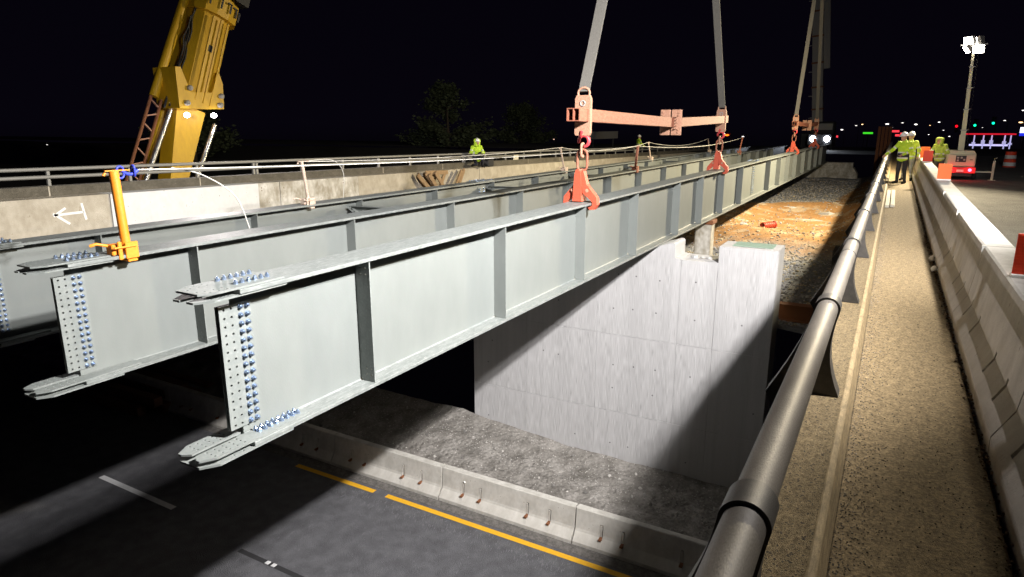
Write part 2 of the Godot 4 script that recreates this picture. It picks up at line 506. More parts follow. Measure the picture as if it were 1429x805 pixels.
# ---------------------------------------------------------------- figures: tapered capsules joined smoothly, meshed as surface nets
func figure(called: String, parent: Node, bones: Array, h: float, extra: Callable) -> MeshInstance3D:
	var lo := Vector3(9, 9, 9)
	var hi := -lo
	for b in bones:
		for e in 2:
			var r: float = b[2 + e] + .07
			lo = lo.min(b[e] - Vector3(r, r, r))
			hi = hi.max(b[e] + Vector3(r, r, r))
	var n := Vector3i(((hi - lo) / h).ceil()) + Vector3i(2, 2, 2)
	var F := PackedFloat32Array()
	F.resize(n.x * n.y * n.z)
	F.fill(1.0)
	var best := PackedFloat32Array()
	best.resize(F.size())
	best.fill(9.0)
	var own := PackedInt32Array()
	own.resize(F.size())
	var k := .035
	for bi in bones.size():
		var b: Array = bones[bi]
		var a: Vector3 = b[0]
		var ab: Vector3 = b[1] - a
		var l2 := maxf(ab.length_squared(), 1e-8)
		var r: float = maxf(b[2], b[3]) + .07
		var i0 := Vector3i(((a.min(b[1]) - Vector3(r, r, r) - lo) / h).floor()).clamp(Vector3i.ZERO, n - Vector3i.ONE)
		var i1 := Vector3i(((a.max(b[1]) + Vector3(r, r, r) - lo) / h).ceil()).clamp(Vector3i.ZERO, n - Vector3i.ONE)
		for z in range(i0.z, i1.z + 1):
			for y in range(i0.y, i1.y + 1):
				for x in range(i0.x, i1.x + 1):
					var p := lo + Vector3(x, y, z) * h
					var t := clampf((p - a).dot(ab) / l2, 0, 1)
					var d := p.distance_to(a + ab * t) - lerpf(b[2], b[3], t)
					var id := (z * n.y + y) * n.x + x
					if d < best[id]:
						best[id] = d
						own[id] = bi
					var f := F[id]
					var hh := clampf(.5 + .5 * (f - d) / k, 0, 1)
					F[id] = lerpf(f, d, hh) - k * hh * (1 - hh)
	var vid := PackedInt32Array()
	vid.resize(F.size())
	vid.fill(-1)
	var V := PackedVector3Array()
	var C := PackedColorArray()
	var off := [0, 1, n.x, n.x + 1, n.x * n.y, n.x * n.y + 1, n.x * n.y + n.x, n.x * n.y + n.x + 1]
	for z in n.z - 1:
		for y in n.y - 1:
			for x in n.x - 1:
				var id := (z * n.y + y) * n.x + x
				var neg := 0
				for o in off:
					if F[id + o] < 0: neg += 1
				if neg == 0 or neg == 8: continue
				var s := Vector3.ZERO
				var cnt := 0
				for e in [[0, 1], [2, 3], [4, 5], [6, 7], [0, 2], [1, 3], [4, 6], [5, 7], [0, 4], [1, 5], [2, 6], [3, 7]]:
					var fa := F[id + off[e[0]]]
					var fb := F[id + off[e[1]]]
					if (fa < 0) == (fb < 0): continue
					var t := fa / (fa - fb)
					var pa := Vector3(e[0] & 1, (e[0] >> 1) & 1, e[0] >> 2)
					var pb := Vector3(e[1] & 1, (e[1] >> 1) & 1, e[1] >> 2)
					s += pa.lerp(pb, t)
					cnt += 1
				vid[id] = V.size()
				var p := lo + (Vector3(x, y, z) + s / cnt) * h
				V.append(p)
				var b: Array = bones[own[id]]
				var c: Color = b[4]
				if b.size() > 5:
					var ab: Vector3 = b[1] - b[0]
					var t: float = clampf((p - b[0]).dot(ab) / maxf(ab.length_squared(), 1e-8), 0, 1)
					for band in b[5]:
						if t >= band[0] and t < band[1]: c = band[2]
				C.append(c)
	var st := S()
	st.set_smooth_group(0)
	var ax := [1, n.x, n.x * n.y]
	for z in range(1, n.z - 1):
		for y in range(1, n.y - 1):
			for x in range(1, n.x - 1):
				var id := (z * n.y + y) * n.x + x
				for a in 3:
					var s0 := F[id] < 0
					if s0 == (F[id + ax[a]] < 0): continue
					var u: int = ax[(a + 1) % 3]
					var v: int = ax[(a + 2) % 3]
					var q := [vid[id - u - v], vid[id - v], vid[id], vid[id - u]]
					if q.min() < 0: continue
					for m in ([0, 2, 1, 0, 3, 2] if s0 else [0, 1, 2, 0, 2, 3]):
						st.set_normal(Vector3.UP)
						st.set_color(C[q[m]])
						st.add_vertex(V[q[m]])
	extra.call(st)
	st.index()
	st.generate_normals()
	return obj(called, st, M.figure, parent)

func fingers(st: SurfaceTool, wrist: Vector3, dir: Vector3, side: Vector3, c: Color) -> void:
	dir = dir.normalized()
	side = side.normalized()
	var nrm := dir.cross(side)
	st.set_color(c)
	for i in 4:
		var base := wrist + dir * .085 + side * (.033 - i * .022)
		var l: float = [.07, .08, .075, .058][i]
		tube(st, [base, base + dir * l * .5 + nrm * .006, base + dir * l * .8 + nrm * .026], [.010, .009, .007], 6)
	var tb := wrist + dir * .035 + side * .035
	tube(st, [tb, tb + (dir + side).normalized() * .035, tb + (dir * 1.3 + side * .5).normalized() * .065 + nrm * .01], [.012, .011, .008], 6)

# joints in metres for a 1.78 m figure facing +z; hands given as targets
func person(label: String, at: Vector3, turn: float, o: Dictionary) -> Node3D:
	var r := thing("person", label, "person", at, turn, "workers in yellow-green jackets")
	var hv := Color(.42, .62, .03)
	var jacket: Color = o.get("jacket", hv)
	var silver := Color(.62, .63, .58)
	var navy := Color(.018, .02, .03)
	var pants: Color = o.get("pants", Color(.03, .028, .028))
	var skin := Color(.42, .24, .16)
	var boot := Color(.02, .017, .014)
	var hipy: float = o.get("hip", .93)
	var lean: Vector3 = o.get("lean", Vector3(0, 0, 0.02))
	var hip := Vector3(0, hipy, 0)
	var chest := hip + Vector3(0, .34, 0) + lean * .7
	var neck := hip + Vector3(0, .53, 0) + lean
	var head: Vector3 = neck + Vector3(0, .16, .03) + o.get("nod", Vector3.ZERO)
	var bones := []
	var low: Color = navy if o.get("navy", false) else jacket
	for s in [-1, 1]:
		var hj := hip + Vector3(s * .1, -.02, 0)
		var legs: Array = o.legs[0 if s < 0 else 1]   # knee, ankle, toe
		bones.append([hj, legs[0], .098, .068, pants])
		bones.append([legs[0], legs[1], .068, .05, pants, [[.55, .68, silver]] if o.get("legband", false) else []])
		bones.append([legs[1] + Vector3(0, -.03, -.03), legs[2], .048, .04, boot])
		var sh := neck + Vector3(s * .185, -.06, -.01)
		var arm: Array = o.arms[0 if s < 0 else 1]    # elbow, wrist
		bones.append([sh, arm[0], .07, .056, jacket, [[.55, .72, silver]]])
		bones.append([arm[0], arm[1], .056, .043, jacket, [[.45, .62, silver]]])
		var hd: Vector3 = (arm[1] - arm[0]).normalized()
		bones.append([arm[1], arm[1] + hd * .085, .03, .034, o.get("glove", skin)])
		bones.append([sh, chest + Vector3(s * .06, .02, 0), .075, .11, jacket])
		bones.append([chest + Vector3(s * .075, 0, .01), hip + Vector3(s * .07, -.06, .01), .115, .125, jacket, [[.38, .5, silver], [.5, .86, low], [.86, .96, silver]]])
	bones.append([chest, neck, .12, .075, jacket])
	bones.append([neck, head + Vector3(0, -.05, 0), .06, .06, skin])
	bones.append([head, head + Vector3(0, .05, 0), .083, .09, skin])
	bones.append([head + Vector3(0, -.07, .035), head + Vector3(0, -.04, .03), .05, .055, skin])
	bones.append([head + Vector3(0, .0, .085), head + Vector3(0, -.03, .1), .012, .018, skin])
	for s in [-1, 1]:
		bones.append([head + Vector3(s * .09, .02, -.01), head + Vector3(s * .09, -.02, -.01), .018, .012, skin])
	if o.get("hood", false):
		bones.append([head + Vector3(0, .04, -.05), head + Vector3(0, -.1, -.06), .125, .12, jacket])
		bones.append([head + Vector3(-.07, .08, -.01), head + Vector3(.07, .08, -.01), .085, .085, jacket])
		for s in [-1, 1]:
			bones.append([head + Vector3(s * .1, .05, .01), head + Vector3(s * .07, -.13, .03), .045, .05, jacket])
	var glove: Color = o.get("glove", skin)
	figure("body", r, bones, .021, func(st):
		for s in [0, 1]:
			var arm: Array = o.arms[s]
			var d: Vector3 = (arm[1] - arm[0]).normalized()
			fingers(st, arm[1], d, d.cross(Vector3.UP if absf(d.y) < .8 else Vector3.BACK) * (1 if s == 0 else -1), glove)
		st.set_color(Color(.02, .015, .012))
		for s in [-1, 1]:
			lathe(st, [Vector2(0, -.008), Vector2(.012, 0), Vector2(0, .008)], head + Vector3(s * .032, .02, .082), 6)
		st.set_color(Color(.3, .12, .1))
		tube(st, [head + Vector3(-.025, -.062, .083), head + Vector3(0, -.06, .09), head + Vector3(.025, -.062, .083)], .005, 5))
	if o.get("helmet", true):
		var st := S()
		var c: Vector3 = head + Vector3(0, .06, -.005)
		lathe(st, [Vector2(.0, .115), Vector2(.05, .108), Vector2(.09, .085), Vector2(.115, .045), Vector2(.122, .0), Vector2(.135, -.004), Vector2(.135, -.012), Vector2(.112, -.01)], c, 20)
		extrude(st, [Vector2(-.1, .08), Vector2(-.07, .165), Vector2(.07, .165), Vector2(.1, .08)], c + Vector3(0, -.005, 0), Vector3.RIGHT, Vector3(0, -.12, 1).normalized(), .012)
		tube(st, [c + Vector3(0, .06, .1), c + Vector3(0, .118, .03), c + Vector3(0, .12, -.03), c + Vector3(0, .06, -.105)], .012, 6)
		obj("helmet", st, o.get("helmat", M.helmet), r)
	return r

# ---------------------------------------------------------------- lighting tower on a trailer; rear with the tail lights towards +z
# heads: Array of [offset from mast top, aim direction, energy]
func light_tower(label: String, at: Vector3, turn: float, mast_h: float, tilt: float, heads: Array, rear_on: bool, color: Color) -> Node3D:
	var t := thing("light_tower", label, "light tower", at, turn, "mobile lighting towers")
	var st := S()
	cbox(st, Vector3(0, .78, -.75), Vector3(.98, .5, 1.6), .03)
	extrude(st, [Vector2(-.49, 1.03), Vector2(.49, 1.03), Vector2(.4, 1.17), Vector2(-.4, 1.17)], Vector3(0, 0, -1.53), Vector3.RIGHT, Vector3.UP, 1.55)
	obj("canopy", st, M.cream, t)
	st = S()
	bx(st, -.2, .16, .72, .98, .051, .075)
	var panel := obj("control_panel", st, M.black, t)
	for q in [[-.16, .9], [-.16, .79], [-.04, .9], [.06, .82]]:
		st = S()
		bx(st, q[0], q[0] + .07, q[1] - .04, q[1] + .03, .0755, .085)
		obj("gauge", st, M.cranegrey, panel)
	st = S()
	tube(st, [Vector3(.3, .82, .05), Vector3(.3, .82, .09), Vector3(.37, .82, .09), Vector3(.37, .82, .05)], .012, 6)
	obj("handle", st, M.black, t)
	st = S()
	cbox(st, Vector3(0, .4, .06), Vector3(1.06, .24, .12), .01)
	obj("bumper", st, M.redpaint, t)
	for s in [-1, 1]:
		st = S()
		lathe(st, [Vector2(.062, 0), Vector2(.062, .02), Vector2(.045, .03), Vector2(0, .032)], Vector3(s * .33, .41, .121), 16, Basis(Vector3.RIGHT, PI / 2))
		obj("tail_light", st, glow(Color(1, .2, .3), 14.0 if rear_on else .2), t)
		if rear_on:
			var l := OmniLight3D.new()
			l.name = "tail_glow"
			l.light_color = Color(1, .05, .12)
			l.light_energy = .12
			l.light_size = .05
			l.shadow_enabled = true
			t.add_child(l, true)
			l.position = Vector3(s * .33, .41, .22)
	st = S()
	bx(st, -.12, .12, .33, .42, .122, .13)
	obj("number_plate", st, M.whitepaint, t)
	st = S()
	bx(st, -.42, .42, .16, .27, -1.5, .05)
	bx(st, -.05, .05, .18, .26, -3.0, -1.5)
	obj("chassis", st, M.black, t)
	for s in [-1, 1]:
		var w := Node3D.new()
		w.name = "wheel"
		t.add_child(w, true)
		w.position = Vector3(s * .56, .3, -.75)
		st = S()
		var b := Basis(Vector3.BACK, -PI / 2)
		lathe(st, [Vector2(.17, -.08), Vector2(.28, -.08), Vector2(.3, -.05), Vector2(.3, .05), Vector2(.28, .08), Vector2(.17, .08)], Vector3.ZERO, 24, b)
		obj("tyre", st, M.rubber, w)
		st = S()
		lathe(st, [Vector2(.175, -.06), Vector2(.175, .05), Vector2(.1, .03), Vector2(0, .03)], Vector3.ZERO, 20, b)
		obj("rim", st, M.cranegrey, w)
		st = S()
		bx(st, s * .43, s * 1.1, .3, .36, -.03, .03)
		bx(st, s * 1.1, s * 1.18, .02, .78, -.05, .05)
		bx(st, s * 1.02, s * 1.26, 0, .02, -.12, .12)
		tube(st, [Vector3(s * 1.14, .78, 0), Vector3(s * 1.14, .86, 0), Vector3(s * 1.22, .9, 0)], .012, 6)
		obj("outrigger", st, M.cream, t, Vector3(0, 0, -.25))
	# telescopic mast
	var top := Vector3(tilt, mast_h, -.7)
	var foot := Vector3(0, 1.15, -.7)
	for i in 5:
		st = S()
		var a := foot.lerp(top, i / 5.0 - (.02 if i else 0.0))
		var e := foot.lerp(top, (i + 1) / 5.0)
		var w := .165 - i * .02
		box(st, (a + e) / 2, Vector3(w, a.distance_to(e), w), Basis(Vector3.BACK, -atan2(e.x - a.x, e.y - a.y)))
		if i == 0:
			box(st, (a + e) / 2 + Vector3(-.09, -.1, 0), Vector3(.06, a.distance_to(e) * .8, .08), Basis(Vector3.BACK, -atan2(e.x - a.x, e.y - a.y)))
		var sec := obj("mast_section", st, M.cream, t)
		st = S()
		box(st, e, Vector3(w + .05, .05, w + .05))
		tube(st, [e, e + Vector3(.16, .02, 0)], .014, 6)
		obj("guide", st, M.cranegrey, sec)
	st = S()
	var coil := []
	for i in 121:
		var f := i / 120.0
		coil.append(foot.lerp(top, f) + Vector3(.17 + cos(i * 1.3) * .025, 0, sin(i * 1.3) * .025))
	tube(st, coil, .009, 4)
	obj("coiled_cable", st, M.black, t)
	st = S()
	box(st, top + Vector3(0, .03, 0), Vector3(.9, .05, .05))
	for hd in heads: tube(st, [top + Vector3(0, .03, 0), top + hd[0]], .018, 6)
	obj("lamp_bar", st, M.cranegrey, t)
	for hd in heads:
		var d: Vector3 = (hd[1] as Vector3).normalized()
		var bs := Basis.looking_at(d, Vector3.UP)
		var lamp := Node3D.new()
		lamp.name = "floodlight"
		t.add_child(lamp, true)
		lamp.transform = Transform3D(bs, top + hd[0])
		st = S()
		extrude(st, [Vector2(-.2, -.16), Vector2(.2, -.16), Vector2(.2, .16), Vector2(-.2, .16)], Vector3(0, 0, 0), Vector3.RIGHT, Vector3.UP, .12)
		obj("housing", st, M.cranegrey, lamp)
		st = S()
		bx(st, -.18, .18, -.14, .14, -.03, -.002)
		obj("lamp_lens", st, glow(Color(1, .98, .95), 30.0), lamp)
		var l := SpotLight3D.new()
		l.name = "flood_beam"
		l.light_color = color
		l.light_energy = hd[2]
		l.light_size = .13
		l.spot_range = 120
		l.spot_attenuation = 2
		l.spot_angle = hd[3]
		l.spot_angle_attenuation = 1.0
		l.shadow_enabled = true
		lamp.add_child(l, true)
		l.position = Vector3(0, 0, -.2)
	return t

# ---------------------------------------------------------------- lifting gear: spreader bar with two drops, clamps sit at y = 0
func lifting_rig(label_bar: String, labels: Array, x: float, y: float, z0: float, z1: float, group: String) -> void:
	var bar := thing("spreader_bar", label_bar, "spreader bar", Vector3(x, y, 0), 0, group)
	var zm := (z0 + z1) / 2 + .1
	for half in [[z0 + .45, zm + .1, 1.56, 1.46], [zm - .15, z1 - .45, 1.46, 1.6]]:
		var a := Vector3(0, half[2], half[0])
		var b := Vector3(0, half[3], half[1])
		var st := S()
		var bs := Basis.looking_at(b - a, Vector3.UP)
		var L := a.distance_to(b)
		# two channels back to back: hollow ends
		for s in [-1, 1]:
			box(st, (a + b) / 2 + bs * Vector3(s * .115, 0, 0), Vector3(.014, .22, L), bs)
		box(st, (a + b) / 2, Vector3(.014, .22 - .03, L - .002), bs)
		for s in [-1, 1]:
			box(st, (a + b) / 2 + bs * Vector3(0, s * .103, 0), Vector3(.216, .014, L), bs)
		obj("beam", st, M.primer, bar)
	for s in [-1, 1]:
		var st := S()
		cbox(st, Vector3(-.14 if s < 0 else .14, 1.46, zm - .02), Vector3(.24, .62, .03), .012)
		cbox(st, Vector3(-.14 if s < 0 else .14, 1.46, zm - .1), Vector3(.24, .62, .03), .012)
		var fp := obj("joint_flange", st, M.primerpale, bar)
		for yy in [-.24, -.17, .17, .24]:
			put("bolt", bolt_mesh, M.primerpale, fp, Transform3D(Basis(Vector3.RIGHT, PI / 2), Vector3(s * .2, 1.46 + yy, zm - .004)))
	var st0 := S()
	for k in 5:
		bx(st0, .13, .16, 1.3 + k * .07, 1.33 + k * .07, zm - .22, zm + .12)
	obj("joint_stiffener", st0, M.primerpale, bar)
	var n := 0
	for z in [z0, z1]:
		var lug := S()
		extrude(lug, [Vector2(-.13, 1.2), Vector2(.13, 1.2), Vector2(.15, 1.24), Vector2(.15, 1.84), Vector2(.12, 1.9), Vector2(-.12, 1.9), Vector2(-.15, 1.84), Vector2(-.15, 1.24)], Vector3(0, 0, z - .04), Vector3.RIGHT, Vector3.UP, .08)
		var lp := obj("lug_plate", lug, M.primerpale, bar)
		lug = S()
		var eye := []
		for i in 12: eye.append(Vector3(cos(TAU * i / 12) * .045, 1.76 + sin(TAU * i / 12) * .045, z + .045))
		ring(lug, eye, .014, 6)
		obj("eye", lug, M.cranegrey, lp)
		# shackle, chain and clamp
		var c := thing("girder_clamp", labels[n], "girder clamp", Vector3(x, y, z), 0, group + " clamps")
		var st := S()
		# hook through the lug, then a long link
		var hook := []
		for i in 11:
			var a := -PI * .45 + PI * 1.5 * i / 10.0
			hook.append(Vector3(cos(a) * .1 + .02, 1.1 + sin(a) * .1, .0))
		hook.append(Vector3(-.0, 1.28, .05))
		tube(st, hook, [.02, .03, .036, .038, .038, .036, .034, .032, .03, .03, .03, .03], 8)
		obj("shackle", st, M.hookred, c)
		st = S()
		ring(st, stadium(Vector3(0, .94, 0), Vector3(0, 0, 1), Vector3.UP, .06, .06), .024)
		obj("chain_link", st, M.primerpale, c)
		st = S()
		ring(st, stadium(Vector3(0, .76, 0), Vector3.RIGHT, Vector3.UP, .095, .1), .024)
		obj("chain_link", st, M.primer, c)
		st = S()
		extrude(st, [Vector2(-.1, .02), Vector2(.08, .02), Vector2(.05, .5), Vector2(.02, .6), Vector2(-.04, .6), Vector2(-.07, .5)], Vector3(-.03, 0, -.13), Vector3.RIGHT, Vector3.UP, .25)
		obj("centre_body", st, M.clampred, c)
		for s in [-1, 1]:
			st = S()
			var arm := [Vector2(-.02, .5), Vector2(.06, .57), Vector2(.13, .33), Vector2(.24, .2), Vector2(.33, .1), Vector2(.345, -.03), Vector2(.29, -.12), Vector2(.2, -.125), Vector2(.17, -.085), Vector2(.245, -.055), Vector2(.25, .015), Vector2(.17, .09), Vector2(.06, .17), Vector2(.03, .34)]
			var pl := []
			for p in arm: pl.append(Vector2(p.x * s, p.y))
			extrude(st, pl, Vector3(0, 0, -.06 + s * .015), Vector3.RIGHT, Vector3.UP, .13)
			var a2 := obj("jaw", st, M.clampred, c)
			st = S()
			lathe(st, [Vector2(.035, -.075), Vector2(.035, .075), Vector2(0, .08)], Vector3(s * .14, .22, .02), 10, Basis(Vector3.RIGHT, PI / 2))
			obj("pin", st, M.primerpale, a2)
		n += 1
	# slings up to the hook
	var apex := Vector3(x, y + 12.4, (z0 + z1) / 2 + .8)
	n = 0
	for z in [z0, z1]:
		var a := Vector3(x, y + 1.96, z)
		var sl := thing("lifting_sling", labels[2 + n], "lifting sling", a, 0, group + " slings")
		var d := apex - a
		var st := S()
		box(st, d / 2, Vector3(.2, d.length(), .035), Basis(Quaternion(Vector3.UP, d.normalized())))
		obj("webbing", st, M.sling, sl)
		st = S()
		var sh := []
		for i in 10:
			var t := PI * i / 9.0
			sh.append(Vector3(cos(t) * .11, -.02 + sin(t) * .09, 0))
		sh.push_front(Vector3(.09, -.2, 0))
		sh.append(Vector3(-.09, -.2, 0))
		tube(st, sh, .022, 8)
		tube(st, [Vector3(-.14, -.2, 0), Vector3(.14, -.2, 0)], .025, 8)
		obj("bow_shackle", st, M.primerpale, sl)
		n += 1
	var hk := thing("hook_block", labels[4], "hook block", apex, 0, group + " hooks")
	var st2 := S()
	cbox(st2, Vector3(0, .8, 0), Vector3(.35, .8, .6), .05)
	obj("sheave_case", st2, M.crane, hk)
	st2 = S()
	var hp := []
	for i in 13:
		var t := -PI * .9 + PI * 1.5 * i / 12.0
		hp.append(Vector3(0, .12 + sin(t) * .17, cos(t) * .17))
	tube(st2, hp, .05, 8)
	tube(st2, [Vector3(0, .25, 0), Vector3(0, .45, 0)], .06, 8)
	obj("hook", st2, M.black, hk)
	st2 = S()
	for s in [-1, 1]: tube(st2, [Vector3(s * .1, 1.2, 0), Vector3(s * .1, 22, 0)], .014, 5)
	obj("hoist_rope", st2, M.black, hk)

# ---------------------------------------------------------------- stanchion with a clamp on the girder flange
func stanchion(label: String, at: Vector3, h: float, r: float, lean: Vector3, mt: Material) -> Vector3:
	var s := thing("lifeline_post", label, "lifeline post", at, 0, "lifeline posts clamped to the girders")
	var st := S()
	var top := Vector3(lean.x, h, lean.z)
	tube(st, [Vector3(0, .03, 0), top], r, 12)
	obj("pole", st, mt, s)
	st = S()
	cbox(st, Vector3(0, .07, .1 + r), Vector3(.13, .13, .12), .01)
	cbox(st, Vector3(.1, .05, 0), Vector3(.035, .2, .16), .006)
	cbox(st, Vector3(.1, .06, .14), Vector3(.03, .22, .05), .006)
	cbox(st, Vector3(.02, -.075, 0), Vector3(.18, .03, .12), .006)
	obj("clamp", st, mt, s)
	st = S()
	tube(st, [Vector3(.12, .1, -.05), Vector3(.12, .1, .22)], .014, 6)
	tube(st, [Vector3(-.02, .12, .22), Vector3(-.02, .16, .34), Vector3(-.06, .14, .4)], .02, 6)
	obj("clamp_screw", st, mt, s)
	st = S()
	box(st, top + Vector3(0, .005, -.04), Vector3(.04, .014, .3))
	tube(st, [top + Vector3(0, -.02, .1), top + Vector3(0, -.05, .13)], .016, 6)
	obj("eye_bar", st, mt, s)
	return at + top

func rope(label: String, pts: Array, r := .011, mt: Material = null) -> void:
	var st := S()
	var o: Vector3 = pts[0]
	var q := []
	for p in pts: q.append(p - o)
	tube(st, q, r, 6)
	var m := obj("lifeline_rope", st, mt if mt else M.rope, self, o)
	tag(m, label, "rope", "lifelines strung over the girders")

func stones_mesh(sd: int) -> ArrayMesh:
	var r := RandomNumberGenerator.new()
	r.seed = sd
	var s := SphereMesh.new()
	s.radius = .5
	s.height = 1.0
	s.radial_segments = 6
	s.rings = 3
	var arr := s.get_mesh_arrays()
	var v: PackedVector3Array = arr[Mesh.ARRAY_VERTEX]
	var seen := {}
	for i in v.size():
		var k := Vector3i((v[i] * 100).round())
		if not seen.has(k): seen[k] = r.randf_range(.65, 1.2)
		v[i] = v[i] * seen[k] * Vector3(1, .7, .85)
	var st := S()
	var ix: PackedInt32Array = arr[Mesh.ARRAY_INDEX]
	for i in range(0, ix.size(), 3):
		var n := (v[ix[i + 2]] - v[ix[i]]).cross(v[ix[i + 1]] - v[ix[i]]).normalized()
		for k in 3:
			st.set_normal(n)
			st.add_vertex(v[ix[i + k]])
	return st.commit()

func scatter(called: String, label: String, category: String, n: int, sd: int, place: Callable, parent: Node = self) -> void:
	var mm := MultiMesh.new()
	mm.transform_format = MultiMesh.TRANSFORM_3D
	mm.use_colors = true
	mm.mesh = stones_mesh(sd)
	var r := RandomNumberGenerator.new()
	r.seed = sd
	var xs := []
	var cs := []
	for i in n:
		var res: Array = place.call(r)
		if res.is_empty(): continue
		var s: float = res[1]
		xs.append(Transform3D(Basis.from_euler(Vector3(r.randf() * .6, r.randf() * TAU, r.randf() * .6)).scaled(Vector3(s, s * r.randf_range(.6, 1), s)), res[0]))
		cs.append(res[2])
	mm.instance_count = xs.size()
	for i in xs.size():
		mm.set_instance_transform(i, xs[i])
		mm.set_instance_color(i, cs[i])
	var o := MultiMeshInstance3D.new()
	o.name = numbered(called)
	o.multimesh = mm
	o.material_override = M.stone
	parent.add_child(o)
	tag(o, label, category, "", "stuff")

# ---------------------------------------------------------------- ground heights
var hn := FastNoiseLite.new()
func rubble_y(x: float, z: float) -> float:
	var t := clampf((-12.5 - z) / 3.2, 0, 1)
	var y := -7.12 + t * t * .32 + clampf((-7.0 - x) / 3.5, 0, 1) * t * .35
	return y + hn.get_noise_2d(x * 9, z * 9) * .05 + hn.get_noise_2d(x * 30, z * 30) * .03

func bank_y(x: float, z: float) -> float:
	var y := -2.75
	y += smoothstep(-24.0, -36.0, z) * .25 + smoothstep(-40.0, -60.0, z) * .35
	# dug-out pit with a low rim
	var d := Vector2((x + 3.6) / 3.0, (z + 35) / 5.0).length()
	y += .35 * exp(-pow(d - 1.15, 2) * 9.0) - .15 * exp(-d * d * 2.0)
	y += smoothstep(-2.3, -.7, x) * .45 * smoothstep(-26.0, -34.0, z)
	y += hn.get_noise_2d(x * 6, z * 6) * .12 + hn.get_noise_2d(x * 25, z * 25) * .05
	return y

func orange_at(x: float, z: float) -> float:
	var e := hn.get_noise_2d(x * 5 + 300, z * 5) * 2.2
	var near := smoothstep(-26.0, -29.5, z + e - x * .3 - 1.5)
	var far := 1.0 - smoothstep(-40.0, -43.0, z + e * .8 - smoothstep(-3.4, -1.5, x) * -14.0)
	return near * far

func sheet(st: SurfaceTool, x0: float, x1: float, z0: float, z1: float, nx: int, nz: int, f: Callable, col = null) -> void:
	var e := .02
	for i in nx + 1:
		for j in nz + 1:
			var x := lerpf(x0, x1, float(i) / nx)
			var z := lerpf(z0, z1, float(j) / nz)
			var y: float = f.call(x, z)
			st.set_normal(Vector3(y - f.call(x + e, z), e, y - f.call(x, z + e)).normalized())
			if col: st.set_color(col.call(x, z))
			st.add_vertex(Vector3(x, y, z))
	for i in nx:
		for j in nz:
			var a := i * (nz + 1) + j
			var b := a + nz + 1
			for k in [a, a + 1, b + 1, a, b + 1, b]: st.add_index(k)

func gy(z: float) -> float:
	return -.2 - .03 * maxf(0, -z - 85)

# ================================================================ scene
func _ready() -> void:
	rng.seed = 7
	hn.seed = 5
	hn.frequency = .05
	hn.fractal_octaves = 3
	# --- camera, sky, exposure
	var cam := Camera3D.new()
	cam.name = "camera"
	cam.fov = 47.03
	cam.near = .05
	cam.far = 900
	add_child(cam)
	cam.position = Vector3(0, 1.95, 0)
	cam.rotation_degrees = Vector3(-13.67, 29.47, 0)
	cam.current = true
	var env := Environment.new()
	env.background_mode = Environment.BG_SKY
	var sky := ProceduralSkyMaterial.new()
	sky.sky_top_color = lin(.0009, .0006, .002)
	sky.sky_horizon_color = lin(.0014, .001, .0026)
	sky.ground_bottom_color = lin(.0005, .0004, .0008)
	sky.ground_horizon_color = lin(.0014, .001, .0026)
	env.sky = Sky.new()
	env.sky.sky_material = sky
	env.tonemap_mode = Environment.TONE_MAPPER_LINEAR
	env.tonemap_exposure = 1.35
	env.sdfgi_enabled = true
	env.ssao_enabled = true
	env.ssil_enabled = true
	var we := WorldEnvironment.new()
	we.name = "environment"
	we.environment = env
	add_child(we)

	make_materials()
	make_bolt()
	# --- the two lighting towers that light the work
	var white := Color(1, .985, .98)
	light_tower("tall lighting tower on the bridge roadway, its lamps aimed across the girders", Vector3(2.75, -.15, -5.02), 0, 5.95, 0, [
		[Vector3(-.52, .12, .1), Vector3(-1, -.38, .3), 150.0, 52.0],
		[Vector3(-.52, -.3, .1), Vector3(-1, -.74, -.15), 250.0, 42.0],
		[Vector3(-.04, .12, .1), Vector3(-.85, -.58, -.75), 270.0, 43.0],
		[Vector3(-.04, -.3, .1), Vector3(-.45, -.36, -1), 160.0, 45.0]], false, white)
	light_tower("small beige lighting tower trailer with lit red tail lights on the roadway", Vector3(2.42, -.15, -33.0), 0, 5.3, -.12, [
		[Vector3(-.24, -.16, .1), Vector3(-1, -.7, .2), 190.0, 60.0],
		[Vector3(-.22, .17, .1), Vector3(-.8, -.35, .75), 190.0, 60.0],
		[Vector3(.16, -.16, .1), Vector3(-.3, -.2, 1), 260.0, 45.0],
		[Vector3(.16, .17, -.1), Vector3(-1, -.3, -.5), 190.0, 60.0]], true, Color(1, .93, .78))

	terrain()
	lower_road()
	our_bridge()
	left_bridge()
	abutment()
	girders()
	people()
	cranes()
	background()

